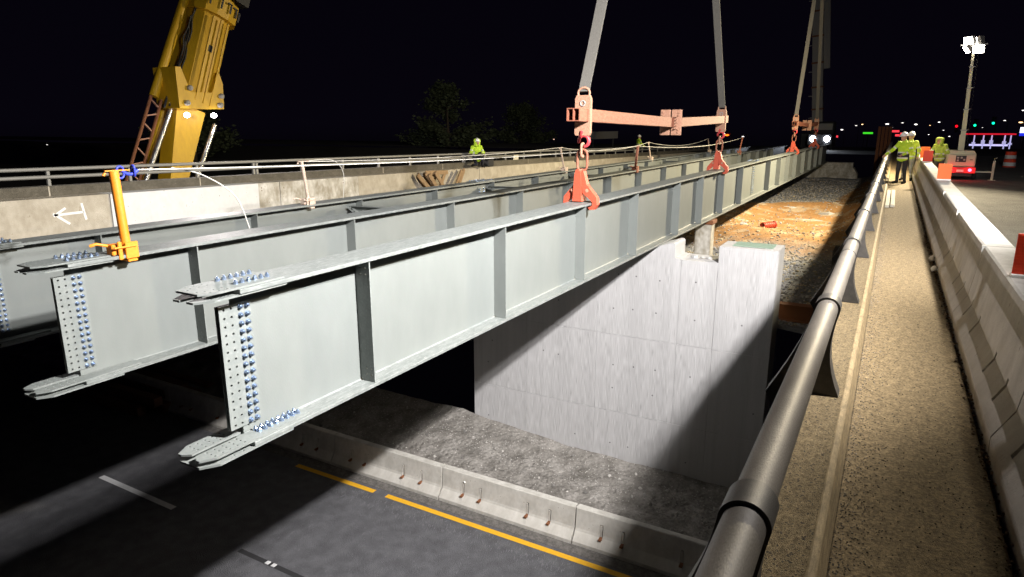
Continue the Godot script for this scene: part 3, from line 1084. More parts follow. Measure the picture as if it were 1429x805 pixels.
func terrain() -> void:
	var st := S()
	bx(st, -160, 80, -8.2, -7.2, 60, -16.4)
	struct("ground", st, M.ground)
	st = S()
	var far := func(x, z): return gy(z) - smoothstep(-20.0, -60.0, -absf(x)) * 0.0
	sheet(st, -420, 420, -62, -800, 6, 60, far)
	struct("terrain", st, M.ground)
	st = S()
	sheet(st, -170, -26.0, -16.4, -62, 20, 20, func(x, z): return -3.0 + hn.get_noise_2d(x, z) * .3 + smoothstep(-45.0, -62.0, z) * 2.6)
	struct("verge", st, M.ground)
	# worked ground between the bridges, behind the abutment
	st = S()
	var cA := Color(.34, .35, .37)
	var cO := Color(.5, .27, .1)
	sheet(st, -15.7, .6, -16.5, -63, 90, 240, bank_y, func(x, z):
		var o := orange_at(x, z)
		var c := cA.lerp(cO, o)
		var w := hn.get_noise_2d(x * 14, z * 14 + 90)
		if w > .18: c = c.lerp(Color(.7, .58, .42), clampf((w - .18) * 4, 0, .7) * (.3 + o * .7))
		return c)
	struct("embankment", st, M.soil)
	scatter("gravel", "grey crushed stone and clods over the dug ground between the bridges", "gravel", 26000, 11, func(r):
		var z: float = -16.8 - pow(r.randf(), 1.5) * 43.0
		var x: float = r.randf_range(-9.5, .3)
		var o := orange_at(x, z)
		if r.randf() < o * .82: return []
		var s: float = r.randf_range(.04, .11) * (1.6 if r.randf() < .06 else 1.0)
		var g: float = r.randf_range(.16, .5)
		var c := Color(g, g * .99, g * 1.02) if r.randf() > .25 * (1 + o) else Color(g * 1.3, g * 1.1, g * .75)
		return [Vector3(x, bank_y(x, z) + s * .15, z), s, c])
	for p in [[-3.4, -36.5, 1.6, "the largest one,"], [-2.6, -38.6, 1.0, "just beyond the largest one,"], [-4.6, -39.6, .9, "at the far gravel edge,"], [-5.7, -31.0, .6, "nearest the support column,"]]:
		var s2 := S()
		s2.append_from(stones_mesh(int(p[2] * 100)), 0, Transform3D(Basis().scaled(Vector3(p[2] * 1.3, p[2] * .7, p[2])), Vector3.ZERO))
		tag(obj("boulder", s2, M.formtop, self, Vector3(p[0], bank_y(p[0], p[1]) - p[2] * .16, p[1])), "pale boulder %s half sunk in the orange soil" % p[3], "boulder", "boulders in the orange soil")
	# dirt strip between the low barrier and the abutment
	st = S()
	sheet(st, -34, 4, -12.45, -15.72, 260, 36, rubble_y)
	struct("dirt_strip", st, M.dirt)
	scatter("rubble", "broken stone and clods on the dirt below the abutment wall", "rubble", 6500, 12, func(r):
		var z: float = -12.7 - pow(r.randf(), .55) * 2.98
		if hn.get_noise_2d(r.randf_range(-15, 2), z * 12) > .3: return []
		var x: float = r.randf_range(-15, 2)
		var s: float = r.randf_range(.015, .05) * (3.0 if r.randf() < .03 else 1.0)
		var g: float = r.randf_range(.14, .55)
		return [Vector3(x, rubble_y(x, z) + s * .12, z), s, Color(g, g * .95, g * .88)])
	# red pipe lying in the pit
	var t := thing("corrugated_pipe", "short red corrugated pipe lying in the orange soil", "pipe", Vector3(-4.55, bank_y(-4.5, -31.5) + .12, -31.5), 1.0)
	st = S()
	var pr := []
	for i in 25:
		pr.append(Vector2(.13 + (.018 if i % 4 < 2 else 0.0), -.38 + i * .76 / 24))
	var bs := Basis(Vector3.BACK, PI / 2)
	lathe(st, pr, Vector3.ZERO, 18, bs)
	obj("shell", st, M.pipe_red, t)
	st = S()
	lathe(st, [Vector2(.115, -.38), Vector2(.115, .38)], Vector3.ZERO, 18, bs)
	lathe(st, [Vector2(.115, -.385), Vector2(.165, -.385), Vector2(.165, -.33)], Vector3.ZERO, 18, bs)
	obj("bell_end", st, M.pipe_red, t)

func lower_road() -> void:
	var st := S()
	bx(st, -120, 50, -7.25, -7.15, 30, -12.3)
	struct("road", st, M.asphalt)
	st = S()
	bx(st, -120, 50, -7.16, -7.143, -11.78, -12.6)
	struct("road_shoulder", st, M.shoulder)
	st = S()
	for seg in [[-10.22, 6.0], [-13.4, -10.62]]:
		bx(st, seg[0], seg[1], -7.16, -7.146, -11.53, -11.68)
	tag(struct("yellow_edge_line", st, M.yellowline), "", "")
	for x in [-38.5, -17.5]:
		st = S()
		bx(st, x, x + 3.1, -7.16, -7.146, -8.51, -8.66)
		struct("lane_dash", st, M.whiteline)
	# raised marker in a worn lane seam
	st = S()
	bx(st, -11.6, -8.6, -7.16, -7.147, -8.2, -8.32)
	struct("lane_seam", st, M.dark)
	var mk := thing("pavement_marker", "small white raised pavement marker in the dark lane seam", "road marker", Vector3(-10.6, -7.147, -8.26))
	for s in [-1, 1]:
		st = S()
		cbox(st, Vector3(s * .09, .008, 0), Vector3(.1, .016, .1), .004)
		obj("lens", st, M.whiteline, mk)
	# scuffed flecks along the wheel path and rumble strip
	var flecks := S()
	for i in 620:
		var x := rng.randf_range(-12, 3)
		var z := rng.randf_range(-11.45, -10.95) if i < 520 else rng.randf_range(-10.6, -7)
		var w := rng.randf_range(.03, .11)
		var b := Basis(Vector3.UP, rng.randf_range(-.15, .15) + .25)
		box(flecks, Vector3(x, -7.1485, z), Vector3(.009, .004, w), b)
	tag(obj("scuff_marks", flecks, mat(lin(.2, .2, .21), .8)), "pale scrape flecks in the asphalt beside the yellow line", "scuff marks", "", "stuff")
	# barriers along the road: road face to +z
	var prof := [Vector2(0, 0), Vector2(0, .08), Vector2(.15, .27), Vector2(.17, .33), Vector2(.215, .79), Vector2(.235, .81), Vector2(.375, .81), Vector2(.395, .79), Vector2(.44, .33), Vector2(.61, .08), Vector2(.61, 0)]
	var cut := [Vector2(0, 0), Vector2(0, .08), Vector2(.10, .23), Vector2(.235, .23), Vector2(.255, .56), Vector2(.193, .56), Vector2(.215, .79), Vector2(.235, .81), Vector2(.375, .81), Vector2(.395, .79), Vector2(.44, .33), Vector2(.61, .08), Vector2(.61, 0)]
	var labs := {-4: "concrete road barrier in the dark under the girders, far along the row", -3: "concrete road barrier deep in the girder shadow", -2: "concrete road barrier half in shadow beside the broken yellow line", -1: "fully lit concrete road barrier by the gap in the yellow line", 0: "concrete road barrier with a white blob on one pocket", 1: "concrete road barrier with a chipped toe, shaded where the bridge edge begins", 2: "concrete road barrier in the shadow of the railed bridge"}
	for k in range(-4, 3):
		var x0 := -8.95 + k * 3.655
		var b := barrier("road_barrier", labs[k], Vector3(x0 + .018, -7.143, -12.08), 0, 3.618, prof, cut, [.62, 1.12, 2.42, 3.0], .075, M.barrier, "concrete barriers along the lower road")
		b.rotation.y = rng.randf_range(-.004, .004)
		for p in [.62, 1.12, 2.42, 3.0]:
			st = S()
			cbox(st, Vector3(p, .25, -.13), Vector3(.07, .04, .14), .004)
			obj("rusty_seat", st, M.rust, b)
			st = S()
			bx(st, p - .03, p + .012, .272, .54, -.222, -.185)
			obj("lifting_bar", st, M.barrier, b)
		if k == 0:
			st = S()
			st.append_from(stones_mesh(55), 0, Transform3D(Basis().scaled(Vector3(.09, .08, .06)), Vector3(.66, .59, -.19)))
			obj("foam_blob", st, M.whitepaint, b)
	# timber mats stacked in the dark beside the far lanes
	for k in 9:
		st = S()
		var lv := 0 if k < 6 else 1
		cbox(st, Vector3.ZERO, Vector3(4.6, .3, .3), .015)
		var m := obj("timber_beam", st, M.darktimber, self, Vector3(-22.2 + rng.randf_range(-.4, .4), -7.0 + lv * .31, -11.4 - (k if k < 6 else k - 5.5) * .62))
		m.rotation.y = rng.randf_range(-.03, .03)
		tag(m, ["squared brown timber beam lying in the bottom layer on the dark road", "squared brown timber beam laid on top of the bottom layer"][lv], "timber beam", "timber beams stacked on the dark road")

func our_bridge() -> void:
	var st := S()
	# deck slab and outer beam below
	bx(st, -.46, 16, -.62, -.16, 12, -62)
	struct("bridge_deck", st, M.kerb)
	st = S()
	bx(st, -.3, .1, -1.6, -.62, 12, -15.6)
	tag(obj("edge_beam", st, M.parapet), "dark concrete edge beam below the railed bridge", "bridge beam")
	st = S()
	bx(st, .72, 16, -.16, -.15, 12, -62)
	struct("bridge_road", st, M.deckroad)
	st = S()
	cbox(st, Vector3(.32, -.08, -25), Vector3(.74, .16, 74), .012)
	struct("sidewalk", st, M.walk)
	# kerb under the railing, sides battered
	st = S()
	extrude(st, [Vector2(-.46, -.16), Vector2(-.052, -.16), Vector2(-.06, .02), Vector2(-.09, .125), Vector2(-.105, .132), Vector2(-.46, .135)], Vector3(0, 0, -62), Vector3.RIGHT, Vector3.UP, 74)
	struct("kerb", st, M.kerb)
	st = S()
	extrude(st, [Vector2(-.058, .004), Vector2(-.045, .004), Vector2(-.078, .122), Vector2(-.088, .13), Vector2(-.11, .137), Vector2(-.118, .134)], Vector3(0, 0, -62), Vector3.RIGHT, Vector3.UP, 74)
	struct("kerb_edge", st, M.kerbface)
	scatter("grit", "dark worn grit and loose pebbles along the foot of the kerb", "grit", 8500, 21, func(r):
		var z: float = -1.5 - pow(r.randf(), 2.0) * 16
		var x: float = -.05 + absf(r.randfn(0, .07)) * (1.3 if z > -8 else .8)
		if r.randf() < .38: x = r.randf_range(-.04, .68)
		elif x > .3: return []
		var s: float = r.randf_range(.003, .011)
		var g: float = r.randf_range(.02, .16) * (2.6 if r.randf() < .3 else 1.0)
		return [Vector3(x, s * .1, z), s, Color(g, g * .88, g * .7)])
	scatter("debris", "leaves and crumbs in the gap at the foot of the roadside barriers", "debris", 1500, 22, func(r):
		var z: float = -3.0 - r.randf() * 20
		var s: float = r.randf_range(.008, .03)
		var g: float = r.randf_range(.04, .3)
		return [Vector3(r.randf_range(.66, .713), .006 - .05 * float(r.randf() < .4), z), s, Color(g, g * .7, g * .42)])
	for p in [[.685, -10.75], [.69, -11.6]]:
		st = S()
		st.append_from(stones_mesh(31), 0, Transform3D(Basis().scaled(Vector3(.13, .17, .15)), Vector3.ZERO))
		tag(obj("plastic_bag", st, M.whitepaint, self, Vector3(p[0], .035, p[1])), "round crumpled white scrap at the foot of the barrier" if p[1] > -11 else "second white scrap just beyond the round one by the barrier", "litter", "litter by the barrier")
	# railing
	var rl := thing("pipe_railing", "thick weathered metal pipe railing on flared posts along the kerb", "railing", Vector3(-.272, 0, 0))
	st = S()
	tube(st, [Vector3(0, .75, 4), Vector3(0, .75, -62)], .068, 28)
	obj("top_pipe", st, M.alu, rl)
	st = S()
	tube(st, [Vector3(-.115, .36, 4), Vector3(-.115, .36, -62)], .06, 16)
	obj("lower_pipe", st, M.alu, rl)
	for k in range(-1, 22):
		var z := -2.02 - k * 2.88
		st = S()
		# flared post: collar round the pipe, concave sides to the kerb
		var pl := []
		for i in 33:
			var a := PI * i / 32.0
			pl.append(Vector2(cos(a) * .082, .75 + sin(a) * .082))
		for i in 13:
			var f := i / 12.0
			pl.append(Vector2(-.082 - .06 * sin(f * PI * .5) - .2 * pow(f, 1.8), .75 - f * .66))
		pl.append(Vector2(-.3, .02))
		pl.append(Vector2(-.196, .02))
		pl.append(Vector2(-.196, .137))
		for i in 9:
			var f := 1 - i / 8.0
			pl.append(Vector2(.082 - .05 * sin(f * PI) * .8 + .05 * pow(f, 3), .75 - f * .613))
		extrude(st, pl, Vector3(0, 0, z - .075), Vector3.RIGHT, Vector3.UP, .15)
		obj("post", st, M.post, rl)
	# splice sleeves on the pipe
	for z in [-7.0, -15.1, -23.2]:
		st = S()
		tube(st, [Vector3(0, .75, z), Vector3(0, .75, z - .04)], .071, 24)
		obj("sleeve", st, M.post, rl)
	# barriers beside the sidewalk: local length along x, turned so that it runs along -z and its face looks to -x
	var prof := [Vector2(0, 0), Vector2(0, .26), Vector2(.1, .45), Vector2(.168, .945), Vector2(.185, .96), Vector2(.415, .96), Vector2(.432, .945), Vector2(.5, .45), Vector2(.6, .26), Vector2(.6, 0)]
	var cut := [Vector2(0, 0), Vector2(0, .26), Vector2(.04, .335), Vector2(.1, .335), Vector2(.135, .5), Vector2(.107, .5), Vector2(.168, .945), Vector2(.185, .96), Vector2(.415, .96), Vector2(.432, .945), Vector2(.5, .45), Vector2(.6, .26), Vector2(.6, 0)]
	var lab := ["concrete barrier beside the sidewalk right before the orange panel", "concrete barrier beside the sidewalk carrying the big orange panel", "second concrete barrier beyond the big orange panel", "third concrete barrier beyond the big orange panel", "concrete barrier carrying the pale orange panel", "concrete barrier just beyond the pale orange panel", "concrete barrier by the red panel near the workers", "concrete barrier at the feet of the hooded worker", "concrete barrier reaching behind the two workers", "last concrete barrier beyond the two workers"]
	for k in 10:
		var z0 := -1.43 - (k - 0) * 3.25
		var pk := [.45, 1.05, 2.15, 2.8]
		var m1 := []
		for p in prof: m1.append(Vector2(-p.x, p.y))
		var m2 := []
		for p in cut: m2.append(Vector2(-p.x, p.y))
		var b := barrier("sidewalk_barrier", lab[k], Vector3(.715, -.148, z0 - .01), PI / 2, 3.228, m1, m2, pk, .05, M.barrier, "concrete barriers beside the sidewalk")
		if k in [1, 2, 3]:
			st = S()
			bx(st, 3.223, 3.244, .84, .962, .15, .19)
			obj("joint_sealant", st, M.whitepaint, b)
	# orange panels standing on the barriers
	for d in [[1.035, -6.35, .25, .32, "large bright orange-red reflective panel standing on the barrier beside the sidewalk", 1], [1.02, -17.6, .26, .34, "pale orange reflective panel standing on a barrier halfway to the workers", 0], [1.0, -26.6, .28, .36, "red-orange reflective panel on the barrier beside the hooded worker", 1], [1.02, -30.0, .3, .4, "orange reflective panel on the barrier behind the red-orange one", 0]]:
		var p := thing("delineator_panel", d[4], "delineator", Vector3(d[0], .812, d[1]), 0, "delineator panels on the barriers")
		st = S()
		cbox(st, Vector3(0, d[3] / 2 + .02, 0), Vector3(d[2], d[3], .012), .003)
		var face := obj("panel", st, M.panelred if d[5] else M.panelorange, p)
		st = S()
		for i in 12: bx(st, -d[2] / 2 + .01, d[2] / 2 - .01, .03 + i * d[3] / 12.2, .03 + i * d[3] / 12.2 + d[3] / 30, .0062, .009)
		obj("reflective_rib", st, M.panelred if d[5] else M.panelorange, face)
		st = S()
		cbox(st, Vector3(0, .012, 0), Vector3(d[2] + .01, .024, .1), .004)
		obj("foot", st, M.whitepaint, p)
	# boards on the sidewalk
	for k in 2:
		st = S()
		cbox(st, Vector3(0, .035, 0), Vector3(.095, .07, 4.6), .006)
		tag(obj("wooden_board", st, M.board, self, Vector3(-.0 + k * .115, .002, -21.3 - k * .15)), "pale squared board lying on the sidewalk against the kerb" if k == 0 else "pale squared board lying beside the one against the kerb", "board", "boards on the sidewalk")
	# old abutment under our bridge
	st = S()
	bx(st, -.9, 16, -7.3, -.63, -15.6, -16.4)
	tag(obj("old_abutment", st, M.parapet), "dark old concrete abutment wall below the railed bridge", "abutment")
	var wl := thing("steel_waler", "rusty horizontal steel beam bridging the gap beside the abutment wall", "steel beam", Vector3(-1.45, -2.32, -17.3))
	for y in [0.0, -.4]:
		st = S()
		bx(st, -.62, .62, y - .02, y, -.15, .15)
		obj("flange", st, M.rust, wl)
	st = S()
	bx(st, -.62, .62, -.4, -.02, -.01, .01)
	obj("web", st, M.rust, wl)

func left_bridge() -> void:
	var b := thing("old_bridge", "older concrete bridge with weathered parapet on the far side of the girders", "bridge")
	b.rotation.x = -.01337
	var st := S()
	bx(st, -27, -16.4, -1.2, 0, 14, -70)
	obj("deck", st, M.deckroad, b)
	st = S()
	bx(st, -16.7, -16.4, 0, .77, 14, -70)
	# thin construction joints across the parapet
	obj("parapet", st, M.parapet, b)
	for k in 11:
		st = S()
		var z := -7.9 - k * 3.8
		bx(st, -16.403, -16.398, .0, .765, z, z - .03)
		bx(st, -16.7, -16.4, .768, .773, z, z - .03)
		obj("parapet_joint", st, M.oldwall, b)
	# facade panels
	var zs := [[14.0, -8.95, "oldwall", 0.0], [-8.95, -13.2, "whitewash", .03], [-13.2, -14.0, "stained", 0.0], [-14.0, -17.4, "stained", .015], [-17.4, -20.4, "oldwall", .01], [-20.4, -25.2, "oldwall", 0.0], [-25.2, -30.0, "oldwall", .012], [-30.0, -38.0, "oldwall", 0.0], [-38.0, -47.0, "oldwall", .015], [-47.0, -70.0, "oldwall", 0.0]]
	for p in zs:
		st = S()
		bx(st, -16.42, -15.9 + p[3], -1.6, .55, p[0], p[1] + .012)
		obj("facade_panel", st, M[p[2]], b)
	# twin pipe rail
	var rl := thing("twin_rail", "grey twin pipe rail on short posts along the older bridge parapet", "railing")
	rl.rotation.x = -.01337
	for y in [.965, 1.14]:
		st = S()
		tube(st, [Vector3(-16.55, y, 10), Vector3(-16.55, y, -70)], .042, 10)
		obj("pipe", st, M.railgrey, rl)
	for k in range(-4, 34):
		for e in ([0.0, .12] if k in [3, 9, 15] else [0.0]):
			st = S()
			cbox(st, Vector3(-16.6, .96, -8.03 - k * 1.88 - e), Vector3(.07, .4, .07), .008)
			obj("post", st, M.railgrey, rl)
	# small white marker plates on the rail
	for z in [-29.5, -47.5]:
		st = S()
		cbox(st, Vector3(-16.45, .83 + .0134 * z, z), Vector3(.03, .36, .5), .004)
		tag(obj("marker_plate", st, M.board), "small pale plate on the older parapet by the %s" % ("first red clamp" if z > -40 else "standing worker"), "plate", "plates on the parapet")
	# chalk arrow
	var ar := S()
	for s in [[Vector2(-8.32, .02), Vector2(-7.72, .0)], [Vector2(-7.68, .04), Vector2(-8.0, -.22)], [Vector2(-7.68, -.02), Vector2(-7.95, .14)], [Vector2(-8.3, .22), Vector2(-8.36, -.16)]]:
		var a := Vector3(-15.897, .17 + s[0].y, s[0].x)
		var c := Vector3(-15.897, .17 + s[1].y, s[1].x)
		box(ar, (a + c) / 2, Vector3(.004, .05, a.distance_to(c)), Basis.looking_at(c - a, Vector3.UP))
	obj("painted_arrow", ar, M.whitepaint, b)
	# timber bracing between the girder and the facade
	var tb := thing("timber_bracing", "crossed brown timber braces leaning on the older bridge facade", "timber bracing")
	for q in [[-20.5, .48, -21.6, -.6], [-20.9, .5, -22.0, -.6], [-21.0, .46, -21.75, -.55], [-22.2, .5, -21.3, -.6], [-21.4, .52, -22.3, -.6], [-23.3, .5, -22.3, -.6], [-23.6, .52, -22.6, -.55], [-20.9, .52, -22.3, .47]]:
		st = S()
		var a := Vector3(-15.62 + rng.randf_range(-.12, .1), q[1] - .28, q[0])
		var c := Vector3(-15.5 + rng.randf_range(-.1, .1), q[3] - .28, q[2])
		cbox(st, (a + c) / 2, Vector3(.06, .16, a.distance_to(c)), .005, Basis.looking_at(c - a, Vector3.UP))
		obj("brace", st, M.timber, tb)
	st = S()
	cbox(st, Vector3(-15.6, -1.05, -22), Vector3(.5, .3, 4), .01)
	obj("ledger", st, M.timber, tb)

func abutment() -> void:
	var a := thing("abutment_wall", "tall pale new concrete abutment wall with form lines and a stepped top", "abutment wall", Vector3(0, 0, -15.7))
	var st := S()
	# core set back behind the lifts of formwork
	bx(st, -10.16, -3.31, -7.4, -1.2, -.012, -1.0)
	bx(st, -3.29, -1.99, -7.4, -.78, -.012, -1.0)
	bx(st, -10.16, -4.78, -1.2, -.9, -.012, -1.0)
	obj("core", st, M.form, a)
	var cols := [-10.17, -8.41, -6.3, -4.17, -3.3, -1.98]
	for i in 5:
		var top := -.75 if i == 4 else (-1.15 if i == 3 else -.87)
		var rows := [-7.4, -5.45, -3.3, top]
		for j in 3:
			if i == 2 and j == 2:
				# the ear: wall rises to the seat, curves up and drops to the bench
				st = S()
				var g := .003
				extrude(st, [Vector2(-6.3 + g, -3.3 + g), Vector2(-4.17 - g, -3.3 + g), Vector2(-4.17 - g, -1.15), Vector2(-4.33, -1.13), Vector2(-4.34, -.82), Vector2(-4.37, -.775), Vector2(-4.44, -.77), Vector2(-4.6, -.83), Vector2(-4.76, -.87), Vector2(-6.3 + g, -.87)], Vector3(0, 0, -.9), Vector3.RIGHT, Vector3.UP, .9)
				obj("form_panel", st, M.form, a)
				continue
			st = S()
			var x0: float = cols[i] + .004
			var x1: float = cols[i + 1] - .004
			box(st, Vector3((x0 + x1) / 2, (rows[j] + rows[j + 1]) / 2, -.45 if j == 2 else -.06), Vector3(x1 - x0, rows[j + 1] - rows[j] - .01, .9 if j == 2 else .12))
			obj("form_panel", st, M.form, a)
	st = S()
	bx(st, -3.05, -2.15, -.749, -.742, -.2, -.85)
	obj("top_plate", st, M.tank, a)
	# tie holes left by the forms
	for x in [-9.6, -7.9, -7.35, -6.9, -5.8, -5.3, -4.7, -3.75, -2.7, -2.25]:
		for y in [-6.4, -4.75, -4.1, -2.6, -1.7]:
			if rng.randf() < .35: continue
			st = S()
			lathe(st, [Vector2(.014, -.01), Vector2(.02, .002), Vector2(.012, .003), Vector2(0, -.004)], Vector3(x + rng.randf_range(-.08, .08), y + rng.randf_range(-.05, .05), -.0005), 8, Basis(Vector3.RIGHT, PI / 2))
			obj("tie_hole", st, M.dark, a)
	# bits on the bench
	for q in [[-3.95, .12, "widest"], [-3.75, .09, "smallest"], [-3.6, .1, "outer"]]:
		st = S()
		st.append_from(stones_mesh(int(q[1] * 1000)), 0, Transform3D(Basis().scaled(Vector3(q[1] * 2, q[1], q[1] * 1.4)), Vector3.ZERO))
		tag(obj("mortar_lump", st, M.formtop, self, Vector3(q[0], -1.12, -16.05)), "%s lump of waste mortar on the low bench of the abutment wall" % q[2], "mortar lump", "lumps on the abutment bench")
	# column under the girder behind
	var c := thing("support_column", "rough grey concrete column standing under the nearest girder behind the abutment", "column", Vector3(-4.95, -3.2, -21.2))
	st = S()
	cbox(st, Vector3(0, 1.1, 0), Vector3(.5, 2.2, .5), .03)
	obj("shaft", st, M.stained, c)
	st = S()
	cbox(st, Vector3(0, 2.26, 0), Vector3(.6, .12, .6), .01)
	obj("cap", st, M.rust, c)
	# far abutment
	var f := thing("far_abutment", "low grey concrete abutment block at the far end of the girders", "abutment", Vector3(-9, -3.2, -61.2))
	st = S()
	extrude(st, [Vector2(-6, 0), Vector2(6.6, 0), Vector2(6.6, 1.4), Vector2(6.3, 1.9), Vector2(-6, 1.9)], Vector3(0, 0, -1.5), Vector3.RIGHT, Vector3.UP, 1.5)
	obj("block", st, M.stained, f)
	st = S()
	bx(st, -6, 6.2, 1.9, 2.32, -.3, -1.4)
	obj("seat", st, M.stained, f)

func girders() -> void:
	var st1 := [-5.29, -8.2, -11.1, -13.98, -17.3, -19.75, -22.5, -25.6, -31.8, -34.9, -38.0, -41.05, -44.9, -48.7, -52.4, -56.0]
	girder("nearest grey girder, end plates with bolts top and bottom, lifting clamps on its top flange", -4.94, .605, 0, -61.9, st1, true, [-28.7])
	var st2 := []
	for i in 17: st2.append(-5.59 - i * 3.06)
	girder("middle grey girder with the thick orange post clamped near its bolted end", -8.23, .44, -.3, -61.9, st2, false, [-37.0])
	var st3 := []
	for i in 17: st3.append(-6.0 - i * 3.1)
	girder("grey girder next to the older bridge wall, furthest from the railing", -11.25, .295, -.72, -61.9, st3, false, [-17.9])
	# cross frames between the middle and the far girder
	var n := 0
	var where := ["beside the thick orange post", "beside the timber braces", "in line with the first red clamp", "in line with the spreader joint", "in line with the second red clamp"]
	for z in [-11.8, -18.0, -24.2, -30.4, -36.6]:
		var cf := thing("cross_frame", "grey angle cross frame between the two rear girders, " + where[n], "cross frame", Vector3(-9.74, -.3, z), 0, "cross frames between the rear girders")
		n += 1
		for q in [[-1.3, .4, 1.3, .45], [-1.3, -.55, 1.3, -.5], [-1.2, .35, 0, -.5], [1.2, .4, 0, -.5]]:
			var st := S()
			var a := Vector3(q[0], q[1], 0)
			var c := Vector3(q[2], q[3], 0)
			var bs := Basis(Quaternion(Vector3.RIGHT, (c - a).normalized()))
			box(st, (a + c) / 2, Vector3(a.distance_to(c), .1, .012), bs)
			box(st, (a + c) / 2 + Vector3(0, .045, .05), Vector3(a.distance_to(c), .01, .09), bs)
			obj("angle", st, M.plate, cf)
	# bearing pads on the abutment are hidden by the flange; short packers carry the girder over the column
	lifting_rig("long salmon steel spreader bar hung over the nearest girder on two wide slings", ["red girder clamp under the open end of the long spreader bar", "red girder clamp under the closed far end of the long spreader bar", "wide grey lifting sling at the open end of the long spreader bar", "wide grey lifting sling at the far end of the long spreader bar", "hook block above the long spreader bar"], -4.94, .605, -11.35, -22.35, "first lifting rig")
	lifting_rig("second salmon spreader bar in front of the far crane boom", ["red girder clamp at the near end of the second spreader bar", "red girder clamp at the far end of the second spreader bar", "grey lifting sling at the near end of the second spreader bar", "grey lifting sling at the far end of the second spreader bar", "hook block above the second spreader bar"], -4.94, .605, -40.6, -51.8, "second lifting rig")
	# lifeline posts
	var p1 := stanchion("thick bright orange lifeline post clamped at the bolted end of the middle girder", Vector3(-8.1, .44, -4.68), 1.0, .055, Vector3(-.02, 0, .02), M.orange)
	var p2 := stanchion("thin pale rust-streaked post on the rear girder below the painted white wall", Vector3(-11.15, .295, -10.6), .93, .035, Vector3(-.03, 0, .1), M.rustwhite)
	var p3 := stanchion("thin rusty post on the rear girder beside the first red clamp", Vector3(-11.15, .295, -23.9), .9, .035, Vector3(0, 0, .4), M.rustwhite)
	var p4 := stanchion("orange rusty post on the middle girder between the two red clamps", Vector3(-8.1, .44, -23.4), .85, .045, Vector3(0, 0, -.2), M.primer)
	var p5 := stanchion("thin pale post on the rear girder in front of the standing worker", Vector3(-11.15, .295, -34.6), .9, .035, Vector3(0, 0, .5), M.rustwhite)
	var p6 := stanchion("rusty post on the middle girder beside the second red clamp", Vector3(-8.1, .44, -42.0), .9, .04, Vector3(0, 0, -.7), M.primer)
	var p7 := stanchion("thin pale post on the rear girder beyond the second red clamp", Vector3(-11.15, .295, -47.5), .9, .035, Vector3(0, 0, .6), M.rustwhite)
	rope("long pale lifeline from the thick orange post along the middle girder", sag(p1 + Vector3(0, 0, -.3), p4, .12, 16), .01)
	rope("pale lifeline on the middle girder between the rusty orange posts", sag(p4, p6, .25, 16))
	rope("pale lifeline on the rear girder between the two nearer thin posts", sag(p2, p3, .1, 16))
	rope("pale lifeline on the rear girder running to the standing worker", sag(p3, p5, .25, 16))
	rope("pale lifeline on the rear girder at its far end", sag(p5, p7, .3, 16))
	rope("loose rope tail curling down behind the thick orange post", curve([p1 + Vector3(0, 0, -.75), p1 + Vector3(-.1, -.12, -1.25), p1 + Vector3(-.1, -.45, -1.75), p1 + Vector3(-.1, -.95, -1.95)], 16), .009)
	rope("loose rope tail hanging from the thin rust-streaked post", curve([p2 + Vector3(0, 0, -.1), p2 + Vector3(0, 0, -.9), p2 + Vector3(0, -.3, -1.25), p2 + Vector3(0, -.9, -1.2)], 16), .008)
	var loop := []
	for i in 40: loop.append(p3 + Vector3(.05, -.42 + sin(i * .9) * (.14 + (i % 5) * .02), -1.4 + cos(i * .9) * (.1 + (i % 7) * .02)))
	rope("tangled black rope coil hanging by the rear girder post", loop, .018, M.black)
	var st := S()
	tube(st, sag(Vector3(0, 0, 0), Vector3(0, 0, -.2), .05, 8), .022, 6)
	ring(st, stadium(Vector3(0, -.02, .02), Vector3(0, 0, 1), Vector3.UP, .04, .03), .014)
	ring(st, stadium(Vector3(0, -.01, -.14), Vector3(1, 0, 0), Vector3.UP, .035, .03), .014)
	tag(obj("blue_shackle", st, M.blue, self, p1 + Vector3(0, 0, -.1)), "blue shackle tying the lifeline to the thick orange post", "shackle")

